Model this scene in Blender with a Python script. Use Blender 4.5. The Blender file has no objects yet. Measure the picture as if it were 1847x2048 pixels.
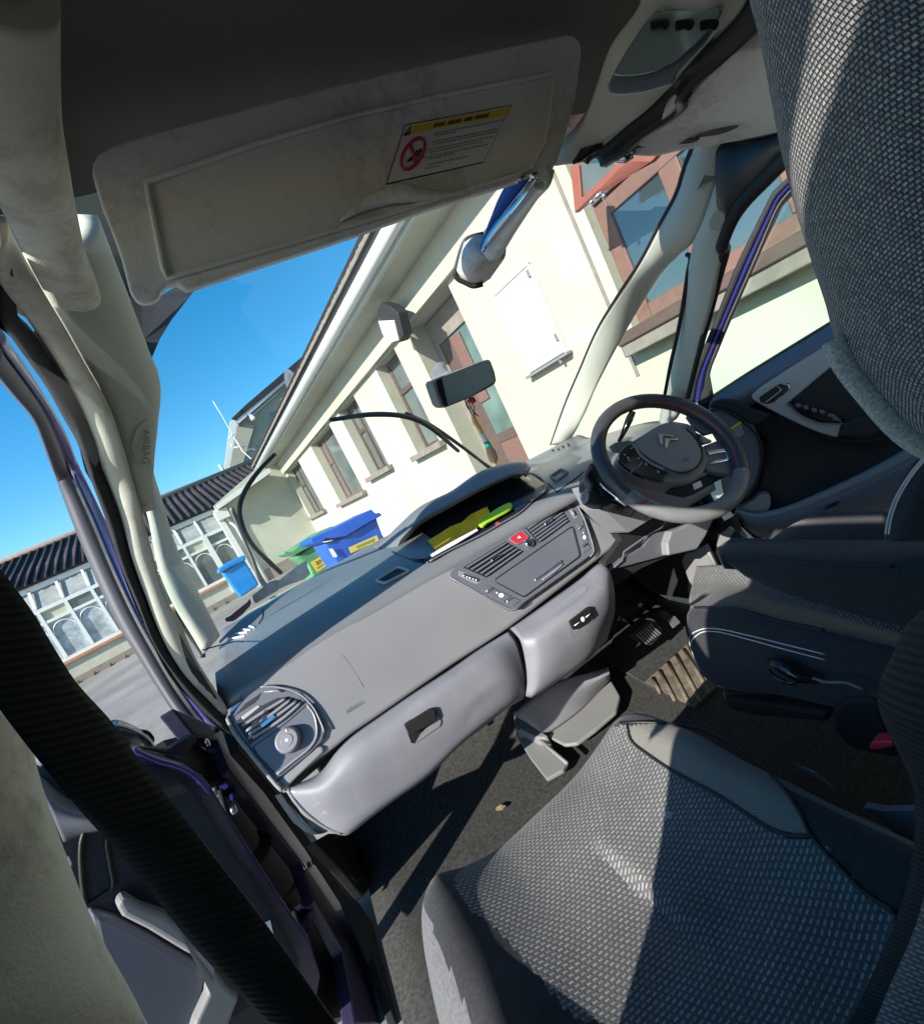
import bpy, bmesh, math, random
from mathutils import Vector as V, Matrix
R_=math.radians
random.seed(4)
S=bpy.context.scene; COL=S.collection
# ------------------------------------------------------------------ camera, sky, sun, exposure
F,RO,PI_,YC=880.0,R_(26.3),R_(7.5),R_(22.0)          # focal in photo pixels, roll, pitch, yaw to the right
C=V((-.48,0.0,1.2))
fw=V((math.sin(YC)*math.cos(PI_),math.cos(YC)*math.cos(PI_),-math.sin(PI_)))
rt=V((math.cos(YC),-math.sin(YC),0)); up=rt.cross(fw)
cro,sro=math.cos(RO),math.sin(RO)
cam=bpy.data.cameras.new('camera'); co=bpy.data.objects.new('camera',cam); COL.objects.link(co)
rx=rt*cro-up*sro; ry=rt*sro+up*cro            # image right and image up, in the world
co.matrix_world=Matrix(((rx.x,ry.x,-fw.x,C.x),(rx.y,ry.y,-fw.y,C.y),(rx.z,ry.z,-fw.z,C.z),(0,0,0,1)))
cam.sensor_fit='VERTICAL'; cam.sensor_height=36; cam.lens=36*F/2048; cam.clip_start=.01; cam.clip_end=2000
S.camera=co
SUN_AZ,SUN_EL=R_(26),R_(30)      # from the left and this far behind; elevation
sdir=V((-math.cos(SUN_AZ)*math.cos(SUN_EL),-math.sin(SUN_AZ)*math.cos(SUN_EL),math.sin(SUN_EL)))
w=bpy.data.worlds.new('World'); S.world=w; w.use_nodes=True
nt=w.node_tree; nt.nodes.clear()
sky=nt.nodes.new('ShaderNodeTexSky'); sky.sky_type='NISHITA'; sky.sun_disc=False
sky.sun_elevation=SUN_EL; sky.sun_rotation=math.atan2(sdir.x,sdir.y); sky.ozone_density=2.5; sky.air_density=1.0; sky.dust_density=.3; sky.altitude=100
hs=nt.nodes.new('ShaderNodeHueSaturation'); hs.inputs['Saturation'].default_value=1.4; hs.inputs['Hue'].default_value=.49
bg=nt.nodes.new('ShaderNodeBackground'); bg.inputs[1].default_value=.13; wo=nt.nodes.new('ShaderNodeOutputWorld')
nt.links.new(sky.outputs[0],hs.inputs['Color']); nt.links.new(hs.outputs[0],bg.inputs[0]); nt.links.new(bg.outputs[0],wo.inputs[0])
sl=bpy.data.lights.new('sun','SUN'); sl.energy=5.0; sl.angle=R_(.5); sl.color=(1,.95,.86)
so=bpy.data.objects.new('sun',sl); COL.objects.link(so); so.rotation_euler=sdir.to_track_quat('Z','Y').to_euler()
S.view_settings.view_transform='Standard'; S.view_settings.look='None'; S.view_settings.gamma=1; S.view_settings.exposure=.9
S.cycles.max_bounces=10; S.cycles.diffuse_bounces=5; S.cycles.glossy_bounces=4; S.cycles.transparent_max_bounces=24
# ------------------------------------------------------------------ geometry from the measured view
def ray(px,py):
    X=(px-923.5)/F; Y=(py-1024)/F
    return fw+rx*X-ry*Y
def hx(p,X): r=ray(*p); return C+r*((X-C.x)/r.x)
def hy(p,Y): r=ray(*p); return C+r*((Y-C.y)/r.y)
def hz(p,Z): r=ray(*p); return C+r*((Z-C.z)/r.z)
def hd(p,d): r=ray(*p).normalized(); return C+r*d
def hp(p,pl): r=ray(*p); return C+r*((pl[0]-C).dot(pl[1])/r.dot(pl[1]))
def T(ox,oy,size=500):
    k=size/1820
    return lambda *pts:[(ox+a*k,oy+b*k) for a,b in pts]
def cr(pts,n,closed=False):
    pts=[V(p) for p in pts]; m=len(pts)
    if m==1: return pts*n
    seg=m if closed else m-1
    L=[0]
    for i in range(seg): L.append(L[-1]+max(1e-9,(pts[(i+1)%m]-pts[i]).length))
    out=[]
    for j in range(n):
        s=L[-1]*j/(n if closed else n-1); i=0
        while i<seg-1 and L[i+1]<s: i+=1
        t=(s-L[i])/(L[i+1]-L[i])
        if closed: p0,p1,p2,p3=pts[(i-1)%m],pts[i],pts[(i+1)%m],pts[(i+2)%m]
        else:
            p1,p2=pts[i],pts[i+1]; p0=pts[i-1] if i>0 else p1*2-p2; p3=pts[i+2] if i+2<m else p2*2-p1
        d1=(p2-p1).length
        a=(p2-p0)*(d1/max(1e-9,(p1-p0).length+d1)); b=(p3-p1)*(d1/max(1e-9,(p3-p2).length+d1))
        t2,t3=t*t,t*t*t
        out.append(p1*(2*t3-3*t2+1)+a*(t3-2*t2+t)+p2*(-2*t3+3*t2)+b*(t3-t2))
    return out
def lin(pts,n):
    pts=[V(p) for p in pts]; L=[0]
    for i in range(len(pts)-1): L.append(L[-1]+max(1e-9,(pts[i+1]-pts[i]).length))
    out=[]
    for j in range(n):
        s=L[-1]*j/(n-1); i=0
        while i<len(pts)-2 and L[i+1]<s: i+=1
        out.append(pts[i].lerp(pts[i+1],(s-L[i])/(L[i+1]-L[i])))
    return out
# ------------------------------------------------------------------ materials
def N(t,ty,**kw):
    n=t.nodes.new(ty)
    for k,v in kw.items(): setattr(n,k,v)
    return n
def mat(name,col,rough=.5,spec=.5,metal=0,var=.12,vs=6,bump=.0,bs=300,stain=None,coat=0,alpha=None,sheen=0,scr=0):
    m=bpy.data.materials.new(name); m.use_nodes=True; t=m.node_tree; b=t.nodes['Principled BSDF']; L=t.links.new
    tc=N(t,'ShaderNodeTexCoord')
    b.inputs['Roughness'].default_value=rough; b.inputs['Specular IOR Level'].default_value=spec; b.inputs['Metallic'].default_value=metal
    b.inputs['Coat Weight'].default_value=coat; b.inputs['Coat Roughness'].default_value=.05
    if sheen: b.inputs['Sheen Weight'].default_value=sheen
    no=N(t,'ShaderNodeTexNoise'); no.inputs['Scale'].default_value=vs; no.inputs['Detail'].default_value=6; L(tc.outputs['Object'],no.inputs['Vector'])
    mr=N(t,'ShaderNodeMapRange'); mr.inputs[1].default_value=.3; mr.inputs[2].default_value=.7; mr.inputs[3].default_value=1-var; mr.inputs[4].default_value=1+var; L(no.outputs[0],mr.inputs[0])
    mx=N(t,'ShaderNodeMix',data_type='RGBA',blend_type='MULTIPLY'); mx.inputs[0].default_value=1; mx.inputs[6].default_value=(*col,1); L(mr.outputs[0],mx.inputs[7]); out=mx.outputs[2]
    if stain:
        n2=N(t,'ShaderNodeTexNoise'); n2.inputs['Scale'].default_value=stain[0]; n2.inputs['Detail'].default_value=10; n2.inputs['Roughness'].default_value=.75; L(tc.outputs['Object'],n2.inputs['Vector'])
        n3=N(t,'ShaderNodeTexNoise'); n3.inputs['Scale'].default_value=stain[0]*.12; L(tc.outputs['Object'],n3.inputs['Vector'])
        ad=N(t,'ShaderNodeMath',operation='ADD'); L(n2.outputs[0],ad.inputs[0]); L(n3.outputs[0],ad.inputs[1])
        r2=N(t,'ShaderNodeMapRange'); r2.inputs[1].default_value=.98; r2.inputs[2].default_value=1.12; r2.inputs[4].default_value=stain[2]; L(ad.outputs[0],r2.inputs[0])
        m2=N(t,'ShaderNodeMix',data_type='RGBA'); m2.inputs[7].default_value=(*stain[1],1); L(r2.outputs[0],m2.inputs[0]); L(out,m2.inputs[6]); out=m2.outputs[2]
    if scr:   # fine pale scratches
        mp=N(t,'ShaderNodeMapping'); mp.inputs['Rotation'].default_value=(.5,.7,.9); L(tc.outputs['Object'],mp.inputs[0])
        ww=N(t,'ShaderNodeTexNoise'); ww.inputs['Scale'].default_value=7; ww.inputs['Detail'].default_value=2; ww.inputs['Distortion'].default_value=2.5; L(mp.outputs[0],ww.inputs['Vector'])
        ab=N(t,'ShaderNodeMath',operation='SUBTRACT'); ab.inputs[1].default_value=.5; L(ww.outputs[0],ab.inputs[0])
        ac=N(t,'ShaderNodeMath',operation='ABSOLUTE'); L(ab.outputs[0],ac.inputs[0])
        r3=N(t,'ShaderNodeMapRange'); r3.inputs[1].default_value=0; r3.inputs[2].default_value=.0022; r3.inputs[3].default_value=scr; r3.inputs[4].default_value=0; L(ac.outputs[0],r3.inputs[0])
        n4=N(t,'ShaderNodeTexNoise'); n4.inputs['Scale'].default_value=18; L(tc.outputs['Object'],n4.inputs['Vector'])
        r4=N(t,'ShaderNodeMapRange'); r4.inputs[1].default_value=.5; r4.inputs[2].default_value=.62; L(n4.outputs[0],r4.inputs[0])
        mm=N(t,'ShaderNodeMath',operation='MULTIPLY'); L(r3.outputs[0],mm.inputs[0]); L(r4.outputs[0],mm.inputs[1])
        m3=N(t,'ShaderNodeMix',data_type='RGBA'); m3.inputs[7].default_value=(.5,.5,.5,1); L(mm.outputs[0],m3.inputs[0]); L(out,m3.inputs[6]); out=m3.outputs[2]
    L(out,b.inputs['Base Color'])
    if bump:
        nb=N(t,'ShaderNodeTexNoise'); nb.inputs['Scale'].default_value=bs; nb.inputs['Detail'].default_value=3; L(tc.outputs['Object'],nb.inputs['Vector'])
        bp=N(t,'ShaderNodeBump'); bp.inputs['Strength'].default_value=bump; bp.inputs['Distance'].default_value=.001; L(nb.outputs[0],bp.inputs['Height']); L(bp.outputs[0],b.inputs['Normal'])
    return m
def weave(name,base,c1,c2,bw,rh,ms,uv=True,rough=.9,bias=0,rot=0,smooth=.4,bump=.5,mixn=.25,sq=1,scramble=0):
    """cloth: staggered pale stitches on a dark ground"""
    m=bpy.data.materials.new(name); m.use_nodes=True; t=m.node_tree; b=t.nodes['Principled BSDF']; L=t.links.new
    tc=N(t,'ShaderNodeTexCoord'); mp=N(t,'ShaderNodeMapping'); mp.inputs['Rotation'].default_value=(0,0,rot)
    L(tc.outputs['UV' if uv else 'Object'],mp.inputs[0]); vec=mp.outputs[0]
    if scramble:
        nn=N(t,'ShaderNodeTexNoise'); nn.inputs['Scale'].default_value=90; L(vec,nn.inputs['Vector'])
        sc=N(t,'ShaderNodeVectorMath',operation='SCALE'); sc.inputs[3].default_value=scramble; L(nn.outputs[1],sc.inputs[0])
        ad=N(t,'ShaderNodeVectorMath',operation='ADD'); L(vec,ad.inputs[0]); L(sc.outputs[0],ad.inputs[1]); vec=ad.outputs[0]
    br=N(t,'ShaderNodeTexBrick'); br.offset=.5; br.squash=sq
    br.inputs['Color1'].default_value=(*c1,1); br.inputs['Color2'].default_value=(*c2,1); br.inputs['Mortar'].default_value=(*base,1)
    br.inputs['Scale'].default_value=1; br.inputs['Brick Width'].default_value=bw; br.inputs['Row Height'].default_value=rh; br.inputs['Mortar Size'].default_value=ms; br.inputs['Mortar Smooth'].default_value=smooth; br.inputs['Bias'].default_value=bias
    L(vec,br.inputs['Vector'])
    no=N(t,'ShaderNodeTexNoise'); no.inputs['Scale'].default_value=1200; L(tc.outputs['Object'],no.inputs['Vector'])
    mr=N(t,'ShaderNodeMapRange'); mr.inputs[3].default_value=1-mixn*2; mr.inputs[4].default_value=1+mixn*2; L(no.outputs[0],mr.inputs[0])
    mx=N(t,'ShaderNodeMix',data_type='RGBA',blend_type='MULTIPLY'); mx.inputs[0].default_value=1; L(br.outputs[0],mx.inputs[6]); L(mr.outputs[0],mx.inputs[7]); L(mx.outputs[2],b.inputs['Base Color'])
    b.inputs['Roughness'].default_value=rough; b.inputs['Specular IOR Level'].default_value=.25; b.inputs['Sheen Weight'].default_value=.15
    bp=N(t,'ShaderNodeBump'); bp.invert=True; bp.inputs['Strength'].default_value=bump; bp.inputs['Distance'].default_value=.0012; L(br.outputs['Fac'],bp.inputs['Height']); L(bp.outputs[0],b.inputs['Normal'])
    return m
def stitches(name,base,c1,c2,bw,rh,ln=.36,th=.17,rough=.95):
    """cloth with short raised pale stitches in staggered rows"""
    m=bpy.data.materials.new(name); m.use_nodes=True; t=m.node_tree; b=t.nodes['Principled BSDF']; L=t.links.new
    tc=N(t,'ShaderNodeTexCoord'); nz=N(t,'ShaderNodeTexNoise'); nz.inputs['Scale'].default_value=14; L(tc.outputs['UV'],nz.inputs['Vector'])
    sc=N(t,'ShaderNodeVectorMath',operation='SCALE'); sc.inputs[3].default_value=.006; L(nz.outputs[1],sc.inputs[0]); ad=N(t,'ShaderNodeVectorMath',operation='ADD'); L(tc.outputs['UV'],ad.inputs[0]); L(sc.outputs[0],ad.inputs[1])
    sp=N(t,'ShaderNodeSeparateXYZ'); L(ad.outputs[0],sp.inputs[0])
    def ma(op,a,b_=None,c=None):
        n=N(t,'ShaderNodeMath',operation=op)
        for i,x in enumerate((a,b_,c)):
            if x is None: continue
            if isinstance(x,(int,float)): n.inputs[i].default_value=x
            else: L(x,n.inputs[i])
        return n.outputs[0]
    v=ma('DIVIDE',sp.outputs[1],rh); row=ma('FLOOR',v); fv=ma('FRACT',v)
    u=ma('ADD',ma('DIVIDE',sp.outputs[0],bw),ma('MULTIPLY',row,.5)); fu=ma('FRACT',u); col=ma('FLOOR',u)
    du=ma('ABSOLUTE',ma('SUBTRACT',fu,.5)); dv=ma('ABSOLUTE',ma('SUBTRACT',fv,.5))
    ms=[]
    for d,w_ in ((du,ln),(dv,th)):
        mr=N(t,'ShaderNodeMapRange',interpolation_type='SMOOTHSTEP'); mr.inputs[1].default_value=w_*.7; mr.inputs[2].default_value=w_*1.25; mr.inputs[3].default_value=1; mr.inputs[4].default_value=0; L(d,mr.inputs[0]); ms.append(mr.outputs[0])
    mask=ma('MULTIPLY',ms[0],ms[1])
    cb=N(t,'ShaderNodeCombineXYZ'); L(col,cb.inputs[0]); L(row,cb.inputs[1]); wn_=N(t,'ShaderNodeTexWhiteNoise',noise_dimensions='2D'); L(cb.outputs[0],wn_.inputs['Vector'])
    cm=N(t,'ShaderNodeMix',data_type='RGBA'); cm.inputs[6].default_value=(*c1,1); cm.inputs[7].default_value=(*c2,1); L(wn_.outputs[0],cm.inputs[0])
    no=N(t,'ShaderNodeTexNoise'); no.inputs['Scale'].default_value=900; no.inputs['Detail'].default_value=4; L(tc.outputs['Object'],no.inputs['Vector'])
    n5=N(t,'ShaderNodeTexNoise'); n5.inputs['Scale'].default_value=9; n5.inputs['Detail'].default_value=5; L(tc.outputs['Object'],n5.inputs['Vector'])
    k=ma('MULTIPLY',ma('ADD',ma('MULTIPLY',no.outputs[0],1.2),.4),ma('ADD',ma('MULTIPLY',n5.outputs[0],.7),.65))
    mx=N(t,'ShaderNodeMix',data_type='RGBA'); mx.inputs[6].default_value=(*base,1); L(cm.outputs[2],mx.inputs[7]); L(mask,mx.inputs[0])
    m3=N(t,'ShaderNodeMix',data_type='RGBA',blend_type='MULTIPLY'); m3.inputs[0].default_value=1; L(mx.outputs[2],m3.inputs[6]); L(k,m3.inputs[7]); L(m3.outputs[2],b.inputs['Base Color'])
    b.inputs['Roughness'].default_value=rough; b.inputs['Specular IOR Level'].default_value=.2; b.inputs['Sheen Weight'].default_value=.1
    bp=N(t,'ShaderNodeBump'); bp.inputs['Strength'].default_value=.6; bp.inputs['Distance'].default_value=.001; L(ma('ADD',mask,ma('MULTIPLY',no.outputs[0],.6)),bp.inputs['Height']); L(bp.outputs[0],b.inputs['Normal'])
    return m
def ribs(name,col,freq,axis='UV',rough=.8,dist=.001,dirn='Y',dark=.45):
    m=bpy.data.materials.new(name); m.use_nodes=True; t=m.node_tree; b=t.nodes['Principled BSDF']; L=t.links.new
    tc=N(t,'ShaderNodeTexCoord'); wv=N(t,'ShaderNodeTexWave'); wv.bands_direction=dirn; wv.inputs['Scale'].default_value=freq; wv.inputs['Distortion'].default_value=.6; wv.inputs['Detail'].default_value=1
    L(tc.outputs[axis],wv.inputs['Vector'])
    mx=N(t,'ShaderNodeMix',data_type='RGBA'); mx.inputs[6].default_value=(*[c*dark for c in col],1); mx.inputs[7].default_value=(*col,1); L(wv.outputs[0],mx.inputs[0]); L(mx.outputs[2],b.inputs['Base Color'])
    b.inputs['Roughness'].default_value=rough; b.inputs['Specular IOR Level'].default_value=.25
    bp=N(t,'ShaderNodeBump'); bp.inputs['Strength'].default_value=.7; bp.inputs['Distance'].default_value=dist; L(wv.outputs[0],bp.inputs['Height']); L(bp.outputs[0],b.inputs['Normal'])
    return m
def glass(name,tint=(.93,.97,.94),refl=.06,dust=0):
    m=bpy.data.materials.new(name); m.use_nodes=True; t=m.node_tree; t.nodes.clear(); L=t.links.new
    o=N(t,'ShaderNodeOutputMaterial'); tr=N(t,'ShaderNodeBsdfTransparent'); tr.inputs[0].default_value=(*tint,1)
    gl=N(t,'ShaderNodeBsdfGlossy'); gl.inputs['Roughness'].default_value=.02
    lw=N(t,'ShaderNodeLayerWeight'); lw.inputs[0].default_value=.35
    mu=N(t,'ShaderNodeMath',operation='MULTIPLY'); mu.inputs[1].default_value=refl*4; L(lw.outputs['Fresnel'],mu.inputs[0])
    mx=N(t,'ShaderNodeMixShader'); L(mu.outputs[0],mx.inputs[0]); L(tr.outputs[0],mx.inputs[1]); L(gl.outputs[0],mx.inputs[2]); out=mx.outputs[0]
    if dust:
        tc=N(t,'ShaderNodeTexCoord'); no=N(t,'ShaderNodeTexNoise'); no.inputs['Scale'].default_value=7; no.inputs['Detail'].default_value=8; L(tc.outputs['Object'],no.inputs['Vector'])
        mr=N(t,'ShaderNodeMapRange'); mr.inputs[1].default_value=.35; mr.inputs[2].default_value=.75; mr.inputs[3].default_value=dust*.3; mr.inputs[4].default_value=dust; L(no.outputs[0],mr.inputs[0])
        df=N(t,'ShaderNodeBsdfTranslucent'); df.inputs[0].default_value=(.8,.8,.76,1); m2=N(t,'ShaderNodeMixShader'); L(mr.outputs[0],m2.inputs[0]); L(out,m2.inputs[1]); L(df.outputs[0],m2.inputs[2]); out=m2.outputs[0]
    L(out,o.inputs[0])
    return m
M={}
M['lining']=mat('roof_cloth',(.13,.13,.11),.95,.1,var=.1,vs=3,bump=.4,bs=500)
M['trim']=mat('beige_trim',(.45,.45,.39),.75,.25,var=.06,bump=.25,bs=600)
M['trim_dirty']=mat('stained_beige_trim',(.52,.51,.43),.85,.2,var=.06,bump=.3,bs=600,stain=(28,(.30,.25,.20),.55))
M['visor']=mat('visor_vinyl',(.66,.65,.62),.65,.3,var=.06,bump=.4,bs=700,stain=(75,(.44,.41,.40),.6))
M['dash']=mat('dash_plastic',(.20,.20,.212),.38,.55,var=.08,vs=4,bump=.35,bs=900)
M['dash2']=mat('scuffed_plastic',(.20,.20,.225),.45,.5,var=.12,vs=9,bump=.35,bs=900,scr=.55)
M['panel']=mat('panel_grey',(.115,.12,.145),.35,.5,var=.05,bump=.12,bs=900)
M['panelL']=mat('panel_edge_grey',(.22,.22,.25),.3,.5,var=.05)
M['lt']=mat('light_grey_plastic',(.20,.20,.20),.5,.4,var=.08,bump=.2,bs=700)
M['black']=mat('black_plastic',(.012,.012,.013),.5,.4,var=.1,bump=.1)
M['rubber']=mat('black_rubber',(.02,.02,.02),.7,.3,var=.2,vs=20,bump=.2)
M['gloss']=mat('gloss_black',(.012,.012,.014),.12,.5,var=.02)
M['carpet']=mat('carpet',(.05,.049,.047),1,.05,var=.35,vs=120,bump=1,bs=900)
M['mat']=mat('rubber_mat',(.10,.09,.075),.85,.2,var=.25,vs=40,bump=.5,bs=400,stain=(14,(.26,.20,.12),.5))
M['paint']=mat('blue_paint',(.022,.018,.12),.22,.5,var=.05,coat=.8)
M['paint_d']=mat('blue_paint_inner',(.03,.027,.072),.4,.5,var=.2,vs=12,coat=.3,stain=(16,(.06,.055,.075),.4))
M['lens']=mat('lamp_lens',(.34,.42,.40),.06,.8,.55,var=.3,vs=14,coat=1)
M['dashtop']=mat('dash_top_plastic',(.15,.155,.165),.30,.75,var=.08,vs=4,bump=.25,bs=900)
M['pgrey']=mat('dark_grey_seal',(.055,.055,.065),.55,.4,var=.1)
M['board']=mat('notice_board_white',(.50,.54,.52),.5,.4,var=.05,vs=3)
M['rimdark']=mat('dark_rim_leather',(.045,.045,.05),.32,.5,var=.1,vs=40,bump=.6,bs=450)
M['rim_sunlit']=mat('smooth_leather_sunlit',(.17,.17,.175),.42,.4,var=.08,vs=30,bump=.35,bs=350)  # smooth lower rim leather, sunlight painted in as a paler grey
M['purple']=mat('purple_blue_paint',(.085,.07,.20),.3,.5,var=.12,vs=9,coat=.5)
M['brown2']=mat('faded_brown_frame',(.16,.085,.068),.5,.4,var=.1,vs=20)
M['green_pane']=mat('greenish_pane',(.10,.15,.13),.06,.6,var=.35,vs=2.5)
M['chrome']=mat('satin_chrome',(.75,.76,.78),.14,.5,1,var=.02)
M['silver']=mat('silver_paint',(.40,.40,.41),.38,.5,.35,var=.04)
M['fabric']=mat('dark_cloth',(.030,.031,.036),.95,.15,var=.25,vs=250,bump=.6,bs=1200,sheen=.15)
M['fabric_sunlit']=mat('sunlit_cloth',(.12,.12,.125),.95,.15,var=.25,vs=250,bump=.6,bs=1200,sheen=.15)  # the dark cloth again, sunlight painted in as lighter grey
M['leather']=mat('grey_leather',(.10,.10,.105),.38,.4,var=.08,vs=30,bump=.5,bs=350)
M['red']=mat('red_button',(.55,.02,.04),.35,.5,var=.03)
M['stitch']=mat('red_thread',(.5,.04,.05),.7,.2,var=.1)
M['thread']=mat('pale_thread',(.55,.55,.53),.8,.2,var=.1)
M['white']=mat('white_print',(.8,.8,.78),.6,.3,var=.02)
M['lab']=mat('label_white',(.62,.63,.66),.5,.3,var=.03)
M['yel']=mat('label_yellow',(.72,.50,.05),.5,.3,var=.03)
M['ink']=mat('label_ink',(.02,.03,.03),.6,.3,var=.03)
M['inkg']=mat('label_grey_ink',(.25,.26,.29),.6,.3,var=.03)
M['inkr']=mat('label_red_ink',(.45,.03,.08),.6,.3,var=.03)
M['insert']=stitches('seat_weave',(.088,.087,.088),(.30,.30,.295),(.20,.20,.205),.0088,.0055,.34,.20)
M['bolster']=weave('seat_mesh',(.15,.145,.13),(.25,.24,.21),(.19,.185,.165),.0036,.0026,.0008,bump=.6)
M['head']=weave('headrest_weave',(.06,.06,.085),(.50,.49,.43),(.20,.20,.23),.0019,.0013,.00042,smooth=1,bump=.8,scramble=.0010,mixn=.45,bias=-.25,rot=.5)
M['ribbed']=ribs('ribbed_cloth',(.028,.033,.038),62,dirn='Y',rough=.95)
M['belt']=ribs('belt_webbing',(.055,.059,.05),78,dirn='Y',rough=.6,dist=.0005,dark=.68)
M['glass']=glass('windscreen_glass',refl=.03,dust=.05); M['glass2']=glass('side_glass',(.86,.95,.91),.035)
M['tint']=glass('tinted_glass',(.26,.31,.285),.03)
M['pale']=mat('bounce_lit_pillar_trim',(.74,.73,.60),.8,.2,var=.06,bump=.3,bs=600,stain=(26,(.34,.30,.24),.55))  # beige trim made paler to paint in light bounced onto the pillar
mir=mat('mirror_glass',(.75,.75,.75),.02,.5,1,var=0); M['mirror']=mir
# outside
M['render']=mat('cream_render',(.47,.475,.385),.9,.2,var=.09,vs=1.3,bump=.6,bs=60,stain=(2.2,(.38,.36,.27),.55))
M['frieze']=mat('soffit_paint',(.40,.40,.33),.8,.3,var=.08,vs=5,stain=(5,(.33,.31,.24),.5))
M['pvc']=mat('white_pvc',(.66,.68,.66),.35,.5,var=.03)
M['brown']=mat('brown_frame',(.095,.06,.05),.5,.4,var=.12,vs=20)
M['redbr']=mat('red_brown_frame',(.25,.07,.045),.5,.4,var=.1,vs=20)
M['sill']=mat('sill_concrete',(.21,.185,.16),.9,.2,var=.15,vs=12)
M['pane']=mat('window_pane',(.11,.13,.125),.05,.6,var=.3,vs=1.5)  # lighter base colour stands for bright sky reflected in the panes
M['pane2']=mat('sky_pane',(.03,.05,.06),.02,1.0,var=.2,vs=1.5,coat=1)
M['tile']=None
M['plinth']=mat('plinth',(.26,.21,.18),.9,.2,var=.1,vs=8)
M['curtain']=mat('net_curtain',(.34,.38,.40),.3,.5,var=.35,vs=9)
M['cream_p']=mat('cream_panel',(.45,.46,.33),.6,.3,var=.05)
M['bluebin']=mat('blue_bin',(.012,.10,.52),.45,.4,var=.1,vs=4); M['bluebin2']=mat('bright_blue_bin',(.005,.22,.62),.45,.4,var=.08,vs=4); M['greenbin']=mat('green_bin',(.10,.30,.13),.5,.4,var=.1,vs=4)
M['asphalt']=mat('asphalt',(.23,.22,.21),.95,.2,var=.18,vs=1.2,bump=1,bs=70,stain=(9,(.15,.145,.14),.5))
M['grass']=mat('weeds',(.10,.16,.03),.9,.2,var=.4,vs=60)
def tiles(name,c):
    m=bpy.data.materials.new(name); m.use_nodes=True; t=m.node_tree; b=t.nodes['Principled BSDF']; L=t.links.new
    tc=N(t,'ShaderNodeTexCoord'); br=N(t,'ShaderNodeTexBrick'); br.offset=.0
    br.inputs['Color1'].default_value=(*c,1); br.inputs['Color2'].default_value=(*[x*.6 for x in c],1); br.inputs['Mortar'].default_value=(.02,.018,.02,1)
    br.inputs['Scale'].default_value=1; br.inputs['Brick Width'].default_value=.3; br.inputs['Row Height'].default_value=.24; br.inputs['Mortar Size'].default_value=.03; br.inputs['Mortar Smooth'].default_value=.8
    L(tc.outputs['UV'],br.inputs['Vector']); no=N(t,'ShaderNodeTexNoise'); no.inputs['Scale'].default_value=5; no.inputs['Detail'].default_value=5; L(tc.outputs['Object'],no.inputs['Vector'])
    mr=N(t,'ShaderNodeMapRange'); mr.inputs[3].default_value=.5; mr.inputs[4].default_value=1.5; L(no.outputs[0],mr.inputs[0])
    mx=N(t,'ShaderNodeMix',data_type='RGBA',blend_type='MULTIPLY'); mx.inputs[0].default_value=1; L(br.outputs[0],mx.inputs[6]); L(mr.outputs[0],mx.inputs[7]); L(mx.outputs[2],b.inputs['Base Color']); b.inputs['Roughness'].default_value=.85
    return m
M['tile']=tiles('roof_tiles',(.15,.085,.07))
# ------------------------------------------------------------------ mesh helpers
def tag(o,label=None,cat=None,group=None,kind=None):
    for k,v in (('label',label),('category',cat),('group',group),('kind',kind)):
        if v: o[k]=v
    return o
def empty(name,loc,label,cat,group=None):
    o=bpy.data.objects.new(name,None); COL.objects.link(o); o.location=loc; o.empty_display_size=.1
    bpy.context.view_layer.update(); return tag(o,label,cat,group)
def mk(name,vs,fs,m,parent=None,smooth=True,uv=None,thick=0,bevel=0,bseg=2,sub=0,ang=40):
    me=bpy.data.meshes.new(name); base=V((0,0,0))
    if parent is None and vs:
        base=V((sum(v[0] for v in vs)/len(vs),sum(v[1] for v in vs)/len(vs),min(v[2] for v in vs)))
    me.from_pydata([tuple(V(v)-base) for v in vs],[],fs); me.materials.append(M[m] if isinstance(m,str) else m)
    if uv:
        l=me.uv_layers.new(name='UVMap')
        for p in me.polygons:
            for li in p.loop_indices: l.data[li].uv=uv[me.loops[li].vertex_index]
    if smooth:
        for p in me.polygons: p.use_smooth=True
    o=bpy.data.objects.new(name,me); COL.objects.link(o); o.location=base
    if parent is not None:
        o.parent=parent; o.matrix_parent_inverse=Matrix.Translation(-world(parent))
    if thick:
        s=o.modifiers.new('thickness','SOLIDIFY'); s.thickness=abs(thick); s.offset=-1 if thick>0 else 1
    if bevel:
        b=o.modifiers.new('bevel','BEVEL'); b.width=bevel; b.segments=bseg; b.limit_method='ANGLE'; b.angle_limit=R_(30)
    if sub:
        s=o.modifiers.new('sub','SUBSURF'); s.levels=sub; s.render_levels=sub
    if smooth and (bevel or thick):
        bm=bmesh.new(); bm.from_mesh(me)
        for e in bm.edges:
            if len(e.link_faces)==2 and e.calc_face_angle(0)>R_(ang): e.smooth=False
        bm.to_mesh(me); bm.free()
    return o
def world(o): return V(o.location) if o.parent is None else V((0,0,0))
def facing(vs,f):
    a,b,c=V(vs[f[0]]),V(vs[f[1]]),V(vs[f[2]])
    return (b-a).cross(c-a).dot(C-a)>0
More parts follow.
